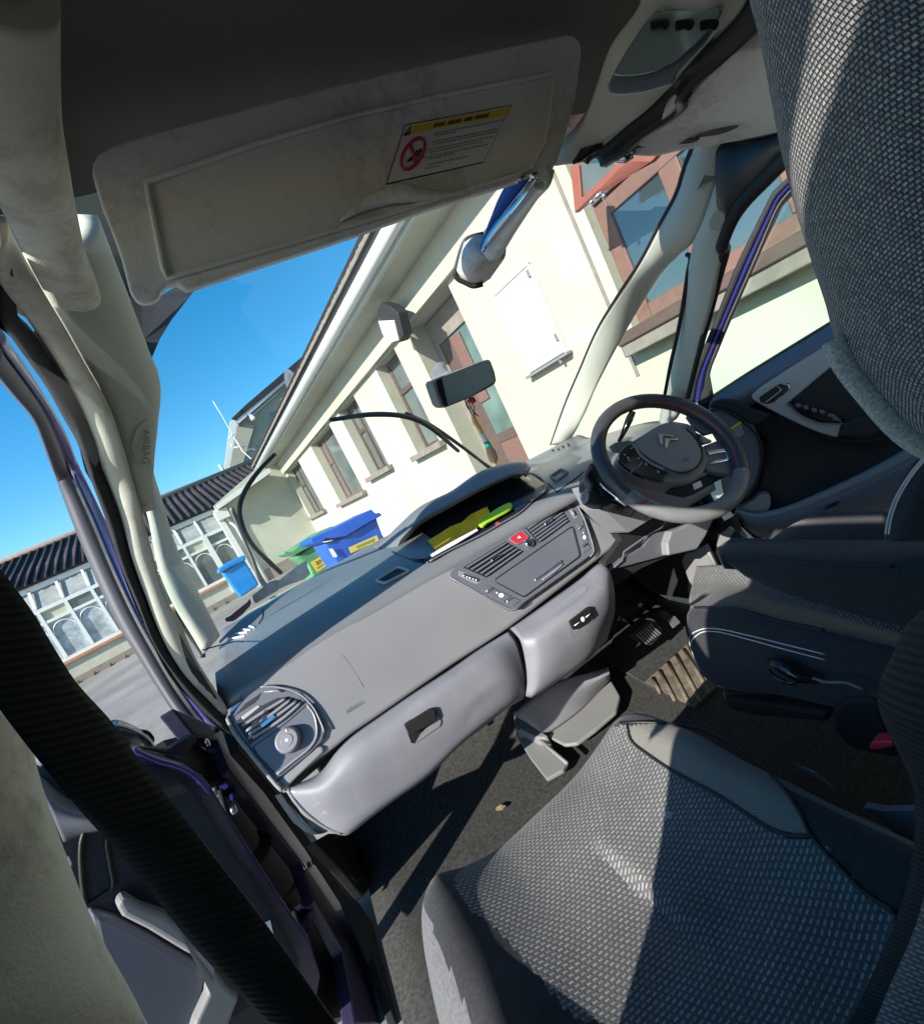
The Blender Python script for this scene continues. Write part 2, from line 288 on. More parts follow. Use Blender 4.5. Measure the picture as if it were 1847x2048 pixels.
def grid(name,rows,m,parent=None,nu=24,nv=24,thick=.01,linear=False,closed=False,flip=None,smooth=True,f3=None):
    rs=[(lin if linear else cr)(r,nu) for r in rows]
    cols=[(lin if linear=='both' else cr)([r[i] for r in rs],nv) for i in range(nu)] if nv else None
    vs=[];uv=[]
    ul=[[0]*nu for _ in range(nv)]
    for j in range(nv):
        for i in range(nu):
            p=cols[i][j]
            if f3: p=f3(p,i/(nu-1),j/(nv-1))
            vs.append(p)
    jm=nv//2; u=[0]
    for i in range(1,nu): u.append(u[-1]+(vs[jm*nu+i]-vs[jm*nu+i-1]).length)
    im=nu//2; vv=[0]
    for j in range(1,nv): vv.append(vv[-1]+(vs[j*nu+im]-vs[(j-1)*nu+im]).length)
    uv=[(u[i],vv[j]) for j in range(nv) for i in range(nu)]
    fs=[(j*nu+i,j*nu+i+1,(j+1)*nu+i+1,(j+1)*nu+i) for j in range(nv-1) for i in range(nu-1)]
    cnt=sum(1 if facing(vs,f) else -1 for f in fs[::max(1,len(fs)//60)])
    if flip is None: flip=cnt<0
    if flip: fs=[f[::-1] for f in fs]
    return mk(name,vs,fs,m,parent,smooth,uv,thick)
def strip(name,L,Rr,m,parent=None,n=48,k=9,bulge=.012,thick=.014,prof=None,linear=False,edge=0):
    Ls=(lin if linear else cr)(L,n); Rs=(lin if linear else cr)(Rr,n); vs=[];uv=[];ln=0
    for i in range(n):
        a,b=Ls[i],Rs[i]; mdl=(a+b)/2
        t=(Ls[min(i+1,n-1)]+Rs[min(i+1,n-1)]-Ls[max(i-1,0)]-Rs[max(i-1,0)])
        nn=(b-a).cross(t)
        if nn.length<1e-12: nn=C-mdl
        nn.normalize()
        if nn.dot(C-mdl)<0: nn=-nn
        if i: ln+=(mdl-pm).length
        pm=mdl
        for j in range(k):
            s=j/(k-1); h=bulge*(prof(s) if prof else 1-(2*s-1)**2)
            vs.append(a.lerp(b,s)+nn*h); uv.append(((b-a).length*s,ln))
    fs=[(i*k+j,i*k+j+1,(i+1)*k+j+1,(i+1)*k+j) for i in range(n-1) for j in range(k-1)]
    if sum(1 if facing(vs,f) else -1 for f in fs[::max(1,len(fs)//60)])<0: fs=[f[::-1] for f in fs]
    return mk(name,vs,fs,m,parent,True,uv,thick)
def plate(name,pts,m,parent=None,thick=.01,bevel=0,smooth=0,bseg=2,off=0):
    """flat outline with real thickness, going away from the viewer"""
    pts=[V(p) for p in pts]
    if smooth: pts=cr(pts,smooth,True)
    n=len(pts); nn=V((0,0,0))
    for i in range(n):
        a,b=pts[i],pts[(i+1)%n]; nn+=V(((a.y-b.y)*(a.z+b.z),(a.z-b.z)*(a.x+b.x),(a.x-b.x)*(a.y+b.y)))
    nn.normalize(); cen=sum(pts,V((0,0,0)))/n
    if nn.dot(C-cen)<0: pts=pts[::-1]; nn=-nn
    fr=[p+nn*off for p in pts]; bk=[p+nn*(off-thick) for p in pts]
    fs=[tuple(range(n)),tuple(range(2*n-1,n-1,-1))]+[(i,n+i,n+(i+1)%n,(i+1)%n) for i in range(n)]
    return mk(name,fr+bk,fs,m,parent,bool(smooth),None,0,bevel,bseg)
def tubeg(pts,r,sides=8,n=None,closed=False):
    P=cr(pts,n,closed) if n else [V(p) for p in pts]
    rr=r if hasattr(r,'__len__') else [r]*2
    vs=[];fs=[];m=len(P); pn=None
    for i,p in enumerate(P):
        a=P[(i+1)%m] if closed else P[min(i+1,m-1)]; b=P[(i-1)%m] if closed else P[max(i-1,0)]
        t=(a-b).normalized()
        if pn is None:
            pn=t.orthogonal().normalized()
        pn=(pn-t*pn.dot(t)).normalized(); q=t.cross(pn)
        s=i/(m-1)*(len(rr)-1); k=min(int(s),len(rr)-2); ra=rr[k]+(rr[k+1]-rr[k])*(s-k)
        for j in range(sides):
            an=2*math.pi*j/sides; vs.append(p+pn*ra*math.cos(an)+q*ra*math.sin(an))
    for i in range(m if closed else m-1):
        for j in range(sides):
            a=i*sides+j; b=i*sides+(j+1)%sides; c=((i+1)%m)*sides+(j+1)%sides; d=((i+1)%m)*sides+j
            fs.append((a,b,c,d))
    if not closed: fs+= [tuple(range(sides-1,-1,-1)),tuple(range((m-1)*sides,m*sides))]
    return vs,fs
def join(*gs):
    vs=[];fs=[]
    for v,f in gs:
        o=len(vs); vs+=list(v); fs+=[tuple(x+o for x in q) for q in f]
    return vs,fs
def tube(name,pts,r,m,parent=None,sides=10,n=None,closed=False):
    v,f=tubeg(pts,r,sides,n,closed); return mk(name,v,f,m,parent)
def boxg(o,a,b,c):
    """box from corner o and three edge vectors"""
    o,a,b,c=map(V,(o,a,b,c)); vs=[o,o+a,o+a+b,o+b,o+c,o+a+c,o+a+b+c,o+b+c]
    fs=[(0,3,2,1),(4,5,6,7),(0,1,5,4),(1,2,6,5),(2,3,7,6),(3,0,4,7)]
    if a.cross(b).dot(c)<0: fs=[f[::-1] for f in fs]
    return vs,fs
class Fr:
    def __init__(s,p00,p10,p11,p01):
        s.p=[V(x) for x in (p00,p10,p11,p01)]; s.n=(s.p[1]-s.p[0]).cross(s.p[3]-s.p[0]).normalized(); c=sum(s.p,V((0,0,0)))/4
        if s.n.dot(C-c)<0: s.n=-s.n
        s.W=((s.p[1]-s.p[0]).length+(s.p[2]-s.p[3]).length)/2; s.H=((s.p[3]-s.p[0]).length+(s.p[2]-s.p[1]).length)/2
    def at(s,u,v,h=0): return s.p[0].lerp(s.p[1],u).lerp(s.p[3].lerp(s.p[2],u),v)+s.n*h
    def poly(s,uv,h=0): return [s.at(u,v,h) for u,v in uv]
    def boxg(s,u0,u1,v0,v1,h0,h1):
        vs=[s.at(u0,v0,h0),s.at(u1,v0,h0),s.at(u1,v1,h0),s.at(u0,v1,h0),s.at(u0,v0,h1),s.at(u1,v0,h1),s.at(u1,v1,h1),s.at(u0,v1,h1)]
        fs=[(0,3,2,1),(4,5,6,7),(0,1,5,4),(1,2,6,5),(2,3,7,6),(3,0,4,7)]
        if (vs[1]-vs[0]).cross(vs[3]-vs[0]).dot(s.n)<0: fs=[f[::-1] for f in fs]
        return vs,fs
    def box(s,name,u0,u1,v0,v1,h0,h1,m,parent,bevel=0): 
        v,f=s.boxg(u0,u1,v0,v1,h0,h1); return mk(name,v,f,m,parent,bool(bevel),None,0,bevel)
    def disc(s,name,u,v,r,h0,h1,m,parent,bevel=0,n=28,r2=None):
        c=s.at(u,v,0); a=(s.p[1]-s.p[0]).normalized(); b=s.n.cross(a); r2=r2 or r
        bt=[c+a*r*math.cos(t)+b*r*math.sin(t)+s.n*h0 for t in [2*math.pi*i/n for i in range(n)]]; tp=[c+a*r2*math.cos(t)+b*r2*math.sin(t)+s.n*h1 for t in [2*math.pi*i/n for i in range(n)]]
        return mk(name,bt+tp,[tuple(range(n-1,-1,-1)),tuple(range(n,2*n))]+[(i,(i+1)%n,n+(i+1)%n,n+i) for i in range(n)],m,parent,True,None,0,bevel)
def text(fr,s,u,v,size,m,parent,name='lettering',h=.0006,sx=1,shear=0):
    """flat letters: size is cap height in metres, (u,v) lower left corner"""
    cu=bpy.data.curves.new('t','FONT'); cu.body=s; cu.size=1; cu.resolution_u=3; o=bpy.data.objects.new('t',cu); COL.objects.link(o)
    bpy.context.view_layer.update(); me=bpy.data.meshes.new_from_object(o.evaluated_get(bpy.context.evaluated_depsgraph_get()))
    vs=[]; k=size/.7
    for q in me.vertices:
        vs.append(fr.at(u+(q.co.x+shear*q.co.y)*k*sx/fr.W,v-q.co.y*k/fr.H,h))
    fs=[tuple(p.vertices) for p in me.polygons]; bpy.data.objects.remove(o); bpy.data.meshes.remove(me); bpy.data.curves.remove(cu)
    return mk(name,vs,fs,m,parent,False)
def ell(u,v,a,b,n=24,rot=0): return [(u+a*math.cos(t)*math.cos(rot)-b*math.sin(t)*math.sin(rot),v+a*math.cos(t)*math.sin(rot)+b*math.sin(t)*math.cos(rot)) for t in [2*math.pi*i/n for i in range(n)]]
from mathutils.bvhtree import BVHTree
def surf(*objs):
    vs=[];fs=[]
    for o in objs:
        n=len(vs); vs+=[o.matrix_basis@v.co if o.parent is None else v.co.copy() for v in o.data.vertices]; fs+=[[i+n for i in p.vertices] for p in o.data.polygons]
    b=BVHTree.FromPolygons(vs,fs)
    def hit(p,off=.0015):
        r=ray(*p).normalized(); h=b.ray_cast(C,r)
        if h[0] is None: return hd(p,1.2)
        nn=h[1] if h[1].dot(C-h[0])>0 else -h[1]
        return h[0]+nn*off
    return hit
# ================================================================== THE CAR: shell
car=empty('car',(0,.6,0),'blue car seen from inside, dark dashboard, beige roof trim and both front doors open','car')
WS=(V((0,1.60,1.02)),V((0,1,1.75)).normalized())          # windscreen plane
t0=T(0,0);t1=T(450,0);t2=T(900,0);t3=T(1350,0,497);t4=T(0,450);t5=T(400,450);t6=T(850,450);t7=T(1300,450)
q0=T(0,950);q1=T(350,850);q2=T(750,900);q3=T(1150,750,400);q4=T(1150,1050);q6=T(400,1300);q7=T(850,1350)
def q5(*p): k=447/1804; return [(1400+a*k,850+b*k) for a,b in p]
def q8(*p): k=800/1820; return [(1047+a*k,1200+b*k) for a,b in p]
def qd(*p): k=700/1820; return [(a*k,1300+b*k) for a,b in p]
def hD(y): return lambda p:hy(p,y)
def core(name,pl,dl,pr,dr,depth=.12,m='black',n=30,gap=.012):  # unseen solid added behind the pillar trim to block the sun
    a=cr([hd(p,d+gap) for p,d in zip(pl,dl)],n); b=cr([hd(p,d+gap) for p,d in zip(pr,dr)],n)
    vs=[];fs=[]
    for i in range(n):
        p,q=a[i].lerp(b[i],.05),a[i].lerp(b[i],.95); vs+=[p,q,q+(q-C).normalized()*depth,p+(p-C).normalized()*depth]
    for i in range(n-1):
        for j in range(4): fs.append((4*i+j,4*i+(j+1)%4,4*i+4+(j+1)%4,4*i+4+j))
    fs+=[(3,2,1,0),(4*n-4,4*n-3,4*n-2,4*n-1)]
    return mk(name,vs,fs,m,car,False)
def pane(name,pts,m,parent):
    return mk(name,pts,[tuple(range(len(pts)))],m,parent,False)
# roof lining: across the car, curling down at both sides
prof=[(-.64,1.575),(-.60,1.585),(-.54,1.59),(-.45,1.595),(-.3,1.595),(0,1.595),(.3,1.585),(.54,1.555),(.62,1.51),(.68,1.44)]
def rr(y,dz=0,k=1): return [V((x*k,y,z+dz)) for x,z in prof]
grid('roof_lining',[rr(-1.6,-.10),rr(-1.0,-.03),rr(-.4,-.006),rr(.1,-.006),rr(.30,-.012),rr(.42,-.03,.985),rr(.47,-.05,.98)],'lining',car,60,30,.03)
# roof skin and glass beyond, seen only from other positions
grid('roof_panel',[[V((x,y,z)) for x,z in ((-.70,1.50),(-.62,1.60),(-.4,1.66),(0,1.68),(.4,1.66),(.72,1.53))] for y in (-1.7,-.8,0,.45)],'paint',car,16,10,.02,flip=False)
# tailgate and right rear side: dark closed cabin behind the camera
plate('rear_door',[V((.70,-1.4,.35)),V((.70,.22,.35)),V((.70,.22,.98)),V((.70,-1.4,1.02))],'black',car,.04)
plate('rear_side_glass',[V((.69,-1.35,1.03)),V((.69,.20,1.0)),V((.64,.16,1.42)),V((.62,-1.3,1.42))],'tint',car,.004)
plate('centre_pillar',[V((.67,-.08,.35)),V((.69,.20,.35)),V((.69,.22,1.0)),V((.64,.16,1.5)),V((.62,-.14,1.5)),V((.67,-.12,1.0))],'trim',car,.06,.01)
plate('footwell_side',[V((.715,1.02,.29)),V((.715,1.62,.29)),V((.715,1.62,.95)),V((.715,1.04,.90))],'rubber',car,.01)
plate('tailgate',[V((-.7,-1.7,.35)),V((.7,-1.7,.35)),V((.66,-1.6,1.40)),V((-.66,-1.6,1.40))],'black',car,.04)
plate('rear_bench',[V((-.62,-.95,.35)),V((.62,-.95,.35)),V((.62,-1.1,1.05)),V((-.62,-1.1,1.05))],'fabric',car,.12,.03)
# side roll of the roof, left: stained convex trim from overhead to the seam above the pillar
RL=(.40,.42,.45,.49,.55,.62,.705); RR=(.47,.50,.53,.57,.64,.735)
s1=[(-250,-60),(-180,110),(-110,247),(-40,345),(13,437),(55,520),(106,615)]
s2=t0((430,-60),(400,400),(400,800),(470,1250),(600,1750))+t4((690,380))
rollL=[hd(p,d) for p,d in zip(s1,RL)]; rollR=[hd(p,d) for p,d in zip(s2,RR)]
strip('roof_side_trim',rollL,rollR,'trim_dirty',car,50,13,.024,.02)
f1_=t4((-60,330),(0,690),(120,870),(220,1010),(350,1200),(460,1400),(560,1580),(640,1800))+q0((670,60),(760,300),(860,600),(980,900),(1120,1200),(1290,1500),(1480,1720),(1600,1830),(1680,1890))
# left windscreen-side pillar trim (airbag pillar), wide, with the seam at its head
p1=[(55,530)]+t4((385,600),(480,760),(620,1010),(760,1260),(860,1480),(930,1760))+q0((960,60),(1010,180),(1040,290))
p2=[(196,430),(224,505)]+t4((905,430),(1080,900),(1165,1140),(1125,1400),(1045,1780))+q0((1022,100),(1035,290))
d1=[.68,.71,.73,.77,.81,.84,.875,.89,.905,.92]; d2=[.74,.75,.78,.86,.91,.93,.94,.94,.93]
pl=strip('pillar_trim',[hd(p,d) for p,d in zip(p1,d1)],[hd(p,d) for p,d in zip(p2,d2)],'trim',car,60,11,.022,.02)
core('pillar_sun_blocker',f1_[2:],[.75,.77,.79,.82,.85,.87,.89,.92,.955,.99,1.04,1.09,1.14,1.16,1.18],[(230,540)]+p2[3:]+[(320,1180),(380,1300),(450,1420)],[.80]+d2[3:]+[.98,1.04,1.15],.14,gap=.014)  # added out of sight to shade the dash top
b=q0((0,0))[0]
bd=cr([V((*p,0)) for p in t4((1060,1420),(1000,1460),(955,1560),(950,1640),(985,1700),(1040,1640),(1075,1530),(1080,1450))],40,True)
bhit=surf(pl); plate('airbag_badge',[bhit((p.x,p.y),.0) for p in bd],'trim',pl,.006,.002,off=.004)
bt=Fr(*[bhit(p,.006) for p in t4((1035,1470),(1035,1640),(1010,1640),(1010,1470))]); text(bt,'AIRBAG',.02,.95,.012,'sill',pl,'embossed_lettering',h=.002)
# beige strip and rubber seal round the left door opening
e1=t4((-60,230),(0,420),(180,660),(380,960),(560,1270),(690,1560),(740,1760))+q0((790,60),(880,300),(960,600),(1060,880),(1190,1200),(1340,1450),(1540,1660),(1640,1770))
e2=t4((40,-60),(120,120),(380,600),(620,1010),(800,1330),(900,1620),(950,1800))+q0((1000,150),(1050,330),(1110,560),(1200,870),(1330,1120),(1430,1340),(1560,1550),(1650,1690))
dd=[.62,.64,.68,.74,.80,.84,.87,.89,.92,.95,.99,1.04,1.09,1.14,1.17]
strip('door_surround_trim',[hd(p,d) for p,d in zip(e1,dd)],[hd(p,d-.004) for p,d in zip(e2,dd)],'trim_dirty',car,70,7,.006,.012)
f1=t4((-60,330),(0,690),(120,870),(220,1010),(350,1200),(460,1400),(560,1580),(640,1800))+q0((670,60),(760,300),(860,600),(980,900),(1120,1200),(1290,1500),(1480,1720),(1600,1830),(1680,1890))
f2=t4((-30,200),(0,545),(180,700),(290,850),(430,1060),(560,1290),(690,1560),(745,1780))+q0((790,60),(880,300),(960,600),(1060,880),(1190,1200),(1340,1450),(1540,1665),(1640,1775),(1720,1850))
dd=[.63,.67,.70,.73,.77,.81,.84,.87,.885,.915,.95,.99,1.04,1.09,1.14,1.16,1.18]
strip('door_seal',[hd(p,d+.012) for p,d in zip(f1,dd)],[hd(p,d+.006) for p,d in zip(f2,dd)],'rubber',car,70,9,.014,.02)
# second, forward pillar on the left (glass between the two)
g1=[(286,935),(290,980),(305,1040)]+q0((1160,680),(1250,900),(1380,1120),(1480,1300)); g2=[(292,945),(313,990)]+q0((1200,330),(1300,560),(1400,760),(1510,980),(1600,1160))
strip('windscreen_pillar',[hd(p,d) for p,d in zip(g1,(1.5,1.48,1.46,1.44,1.42,1.41,1.40))],[hd(p,d) for p,d in zip(g2,(1.56,1.55,1.53,1.51,1.49,1.48,1.46))],'trim',car,30,7,.02,.02)
tube('pillar_gap_seal',[hd(p,1.45) for p in q0((1275,990),(1330,1090),(1400,1190),(1475,1300),(1478,1330))],.006,'rubber',car,8,20)
pane('quarter_glass',[hd(p,d) for p,d in zip([(300,1000)]+q0((1110,560),(1200,860),(1340,1120),(1490,1330),(1400,1130),(1250,890),(1160,680)),(1.0,1.0,1.03,1.1,1.2,1.40,1.42,1.44))],'glass2',car)
# outer door pillar and roof edge on the left, purple-blue paint with grey edge
h1=t4((-60,1000),(0,1100),(130,1260),(260,1420),(330,1600),(400,1800))+q0((420,60),(560,430),(700,760),(850,1080),(1000,1320),(1150,1560),(1310,1800),(1400,1900))
h2=t4((-60,700),(0,795),(120,960),(260,1180),(380,1370),(470,1530),(560,1760))+q0((620,60),(750,330),(880,640),(1020,940),(1180,1260),(1350,1560),(1530,1790),(1600,1870))
dd=[.95,.98,1.04,1.12,1.18,1.24]+[1.28,1.3,1.31,1.31,1.31,1.31,1.30,1.30]
dq=[.95,.98,1.04,1.12,1.17,1.22,1.26]+[1.28,1.3,1.31,1.31,1.31,1.31,1.30,1.30]
dd=[d+.04+.30*min(1,max(0,1-abs(i-6)/9)) for i,d in enumerate(dd)]; dq=[d+.04+.30*min(1,max(0,1-abs(i-6)/9)) for i,d in enumerate(dq)]
A1=[hd(p,d) for p,d in zip(h1,dd)];A2=[hd(p,d) for p,d in zip(h2,dq)]
strip('door_frame_edge',A1,[a.lerp(b,.60) for a,b in zip(cr(A1,30),cr(A2,30))],'pgrey',car,60,7,.01,.015)
A1=cr(A1,30);A2=cr(A2,30)
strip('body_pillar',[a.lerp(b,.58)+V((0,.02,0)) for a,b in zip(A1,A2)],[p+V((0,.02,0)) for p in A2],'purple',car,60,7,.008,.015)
core('pillar_sun_blocker',h1,[d+.06 for d in dd],h2,[d+.06 for d in dq],.10)
# door jamb below: painted shut face with holes, hinges, bolts and check strap
JX=-.82
def J(*p,x=JX): return [hx(a,x) for a in qd(*p)]
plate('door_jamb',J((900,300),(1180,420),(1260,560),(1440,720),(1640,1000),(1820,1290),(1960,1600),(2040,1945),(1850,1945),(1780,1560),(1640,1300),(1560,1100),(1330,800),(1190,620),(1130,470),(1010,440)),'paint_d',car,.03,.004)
plate('jamb_shadow_gap',[hx(a,-.88) for a in qd((850,470),(1010,430),(1200,640),(1350,800),(1600,1160),(1800,1560),(1800,1900),(1640,1945),(1500,1600),(1250,1160),(1100,880),(1050,680),(950,640))],'black',car,.05)
plate('sill_trim',[hx(a,-.78) for a in qd((1180,345),(1250,450),(1430,680),(1660,1000),(1850,1290),(2050,1600),(2200,1945),(2060,1945),(1940,1600),(1800,1290),(1620,1010),(1410,715),(1240,520))],'black',car,.02,.003)
for k,(cx,cy) in enumerate([(1205,720),(1590,1350)]):
    h=plate('door_hinge',[hx(a,-.835) for a in qd((cx-30,cy-45),(cx+30,cy-55),(cx+70,cy-20),(cx+60,cy+30),(cx+15,cy+55),(cx+5,cy+20),(cx+30,cy),(cx-10,cy-10))],'paint',car,.03,.004)
    tube('hinge_pin',[hx(a,-.835) for a in qd((cx-60,cy+10),(cx-40,cy+90),(cx-20,cy+150))],.006,'rubber',h,8)
    tube('hinge_arm',[hx(a,-.845) for a in qd((cx-90,cy-10),(cx-60,cy+40),(cx-60,cy+110),(cx-10,cy+130),(cx+10,cy+110))],.007,'black',h,8,20)
tube('check_strap',[hx(a,-.84) for a in qd((1620,1110),(1560,1180),(1500,1270),(1460,1310))],.005,'rubber',car,8,16)
for a in ((1628,1100),(1575,1130),(1070,487),(1210,835)):
    p=J(a,x=-.815)[0]; tube('bolt',[p+V((-.002,0,0)),p+V((.006,0,0))],.009,'chrome' if a[0]!=1228 else 'black',car,10)
zz=[hx(a,-.85) for a in qd((1370,930),(1380,980),(1370,1030),(1340,1080))]
tube('wiring_gaiter',zz,[.016,.013,.017,.013,.017,.013,.017,.013,.016],'rubber',car,10,40)
# centre pillar trim close to the camera, left, with the belt across it
b2=[(62,1470)]+qd((190,590),(240,770),(330,1040),(450,1340),(600,1650),(770,1945),(800,2010)); b1=[(-420,1300),(-420,1400),(-420,1500),(-400,1650),(-380,1800),(-350,1950),(-320,2100),(-300,2130)]
dd=[.38,.385,.39,.395,.40,.41,.42,.43]
strip('centre_pillar_trim',[hd(p,.33) for p in b1],[hd(p,d) for p,d in zip(b2,dd)],'pale',car,40,11,.025,.03)
plate('centre_pillar',[V((-.655,.245,.30)),V((-.655,.0,.30)),V((-.655,-.12,1.0)),V((-.655,-.17,1.46)),V((-.655,.12,1.46)),V((-.655,.22,1.15)),V((-.655,.24,1.0))],'paint_d',car,.10,.01)
plate('rear_door',[V((-.70,.10,.30)),V((-.70,-1.0,.30)),V((-.70,-1.0,1.0)),V((-.70,.09,.98))],'black',car,.06,.01)  # unseen; added closed to block sun from the rear of the seat
pane('rear_door_glass',[V((-.70,.08,.99)),V((-.69,-.95,1.01)),V((-.66,-.8,1.45)),V((-.66,.0,1.45))],'tint',car)
w1=[(-260,1050),(-90,1290)]+qd((0,310),(190,560),(430,850),(700,1150),(1000,1530),(1390,1945),(1480,2040)); w2=[(-60,1060),(60,1215)]+qd((290,0),(400,170),(580,370),(760,620),(960,880),(1180,1160),(1370,1410),(1560,1680),(1740,1945),(1800,2040))
nb=40
dl=[.25,.26,.265,.27,.28,.295,.31,.33,.34]; dr=[.25,.26,.265,.27,.275,.28,.285,.295,.305,.315,.33,.34]
strip('seat_belt',cr([hd(p,d) for p,d in zip(w1,dl)],nb),cr([hd(p,d) for p,d in zip(w2,dr)],nb),'belt',car,80,9,.002,.002)
# right-hand side: forked pillar
r0=[(1400,255),(1385,300),(1372,330),(1355,385),(1320,450),(1283,520),(1237,590),(1195,660),(1160,740),(1130,810),(1102,890)]
r1=[(1460,250),(1440,320),(1425,380),(1405,440),(1385,485),(1355,512),(1315,557),(1258,650),(1200,757),(1158,848),(1143,876)]
dd=[.95,.98,1.0,1.05,1.13,1.23,1.36,1.5,1.66,1.82,1.97]
fk=strip('windscreen_pillar',[hd(p,d+.02) for p,d in zip(r0,dd)],[hd(p,d) for p,d in zip(r1,dd)],'trim',car,60,11,.012,.02)
fk['label']='forked pale pillar trim beside the steering wheel'
r2=[(1460,250),(1440,320),(1425,380),(1405,440),(1385,485)]+t7((290,235),(270,330),(235,560),(190,800),(140,1020),(100,1230),(75,1350),(60,1440)); 
r3=[(1590,270),(1530,330),(1490,375)]+t7((585,-30),(540,180),(500,330),(450,550),(390,770),(335,980),(290,1180),(260,1270),(200,1400),(150,1440))
dd=[.95,.98,1.0,1.03,1.06,1.08,1.10,1.16,1.26,1.38,1.48,1.55,1.6]
dr=[.92,.95,.98,1.0,1.03,1.05,1.09,1.15,1.24,1.35,1.46,1.52,1.56]
rp=strip('pillar_trim',[hd(p,d) for p,d in zip(r2,dd)],[hd(p,d) for p,d in zip(r3,dr)],'trim',car,60,11,.010,.02)
bd=cr([V((*p,0)) for p in t3((330,1540),(275,1570),(245,1630),(250,1680),(300,1690),(350,1640),(365,1570))],36,True)
plate('airbag_badge',[hd((p.x,p.y),.968) for p in bd],'trim',rp,.004,.0015)
tube('windscreen_seal',[hd(p,d+.015) for p,d in zip([(p[0]-2,p[1]) for p in r0],[.97,.99,1.01,1.06,1.14,1.24,1.37,1.51,1.67,1.83,1.98])],[.005,.004,.004,.0035,.003],'rubber',car,8,50)
tube('quarter_seal',[hd(p,d) for p,d in zip(t7((265,215),(292,232),(275,330),(240,560),(195,800),(145,1020),(105,1230)),(1.11,1.10,1.10,1.14,1.20,1.26,1.32))],.0045,'rubber',car,8,40)
pane('quarter_glass',[hd(p,d) for p,d in zip([(1375,512),(1350,515),(1260,650),(1145,874),(1320,845)]+t7((145,1020),(240,560)),(1.12,1.14,1.4,1.9,1.34,1.26,1.15))],'glass2',car)
# dark trim and seal above the driver door opening
c1=[(1375,335)]+t3((150,1420),(240,1290),(500,1040),(760,960),(900,900)); c2=t3((370,1620),(420,1560),(560,1400),(720,1220),(880,1090),(1000,1020))
dk=strip('door_head_trim',[hd(p,d) for p,d in zip([(1400,300),(1440,395),(1462,430)],(.97,.99,1.0))] if 0 else [hd(p,d) for p,d in zip(t3((340,1300),(300,1080),(480,1030),(640,1000),(760,970),(900,930)),(.985,.97,.94,.90,.86,.80))],[hd(p,d) for p,d in zip(t3((375,1620),(420,1560),(560,1400),(700,1240),(850,1110),(960,1040)),(.985,.965,.93,.89,.85,.79))],'black',car,40,9,.012,.015)
plate('visor_pocket_shadow',[hd(p,.99) for p in t3((290,1070),(240,1230),(150,1400),(200,1350),(340,1300),(380,1200),(500,1040))],'lt',car,.01)
tube('door_seal',[hd(p,d) for p,d in zip(t3((1000,1030),(830,1140),(640,1330),(500,1480),(410,1620),(340,1800))+t7((540,180),(490,390),(420,680),(330,1020),(270,1260)),(.80,.86,.91,.94,.97,.99,1.03,1.08,1.14,1.22,1.27))],[.011,.011,.010,.008,.006,.006],'rubber',car,10,60)
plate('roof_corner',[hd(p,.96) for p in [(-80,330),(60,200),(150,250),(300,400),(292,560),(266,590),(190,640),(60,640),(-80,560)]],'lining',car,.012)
# windscreen
def wsp(x,z): k=1-(z-1.0)*.30; return V((x*k,1.60-(z-1.02)*1.75-abs(x)**2.4*.20,z))
grid('windscreen',[[wsp(x,z) for x in (-.74,-.5,-.2,.2,.5,.74)] for z in (1.0,1.2,1.4,1.60)],'glass',car,20,14,0)
plate('windscreen_border',[hd(p,1.0) for p in t4((900,480),(1030,560),(1160,520),(1310,430),(1440,450),(1375,530),(1250,690),(1165,830),(1105,970),(1040,840),(960,640))],'panel',car,.01)
# bonnet, wings outside
grid('bonnet',[[V((x,y,z-abs(x)**3*.12)) for x in (-.66,-.4,0,.4,.78)] for y,z in ((1.68,1.0),(1.95,.955),(2.3,.88),(2.5,.78))],'paint',car,20,12,.02)
plate('front_wing',[V((-.90,1.75,.45)),V((-.90,2.4,.45)),V((-.86,2.45,.70)),V((-.86,1.8,.72))],'paint',car,.03)
plate('front_wing',[V((.80,1.06,.45)),V((.80,2.4,.45)),V((.80,2.45,.78)),V((.80,1.7,.93)),V((.80,1.1,.95))],'paint',car,.03)
plate('rear_bulkhead',[V((-.72,1.62,.30)),V((.72,1.62,.30)),V((.72,1.62,1.0)),V((-.72,1.62,1.0))],'black',car,.03)
# wipers on the glass
def wz(ps,o): return [hp(p,(WS[0]+WS[1]*o,WS[1])) for p in ps]
wl=q1((730,210),(640,300),(560,400),(500,500),(470,600),(478,690),(515,790),(580,890),(690,1000),(770,1075))
tube('windscreen_wiper',wz(wl,.02),[.004,.0055,.006,.006,.006,.007,.007],'black',car,8,50)
tube('wiper_arm',wz(q1((412,610),(450,690),(470,740),(520,870),(560,960),(610,1100),(650,1160)),.03),[.005,.007,.004,.005,.007,.009],'panelL',car,8,30)
tube('windscreen_wiper',wz([(660,840),(742,829),(810,833),(856,852),(916,902)],.02),[.005,.007,.007,.007,.006],'black',car,8,40)
tube('wiper_arm',wz([(812,828),(860,850),(920,891),(973,931),(1000,950)],.03),[.006,.006,.006,.010],'black',car,8,30)
# ================================================================== visors, roof console, mirror
def visor_pts(rows,ds): return [[hd(p,d) for p,d in zip(r,dd)] for r,dd in zip(rows,ds)]
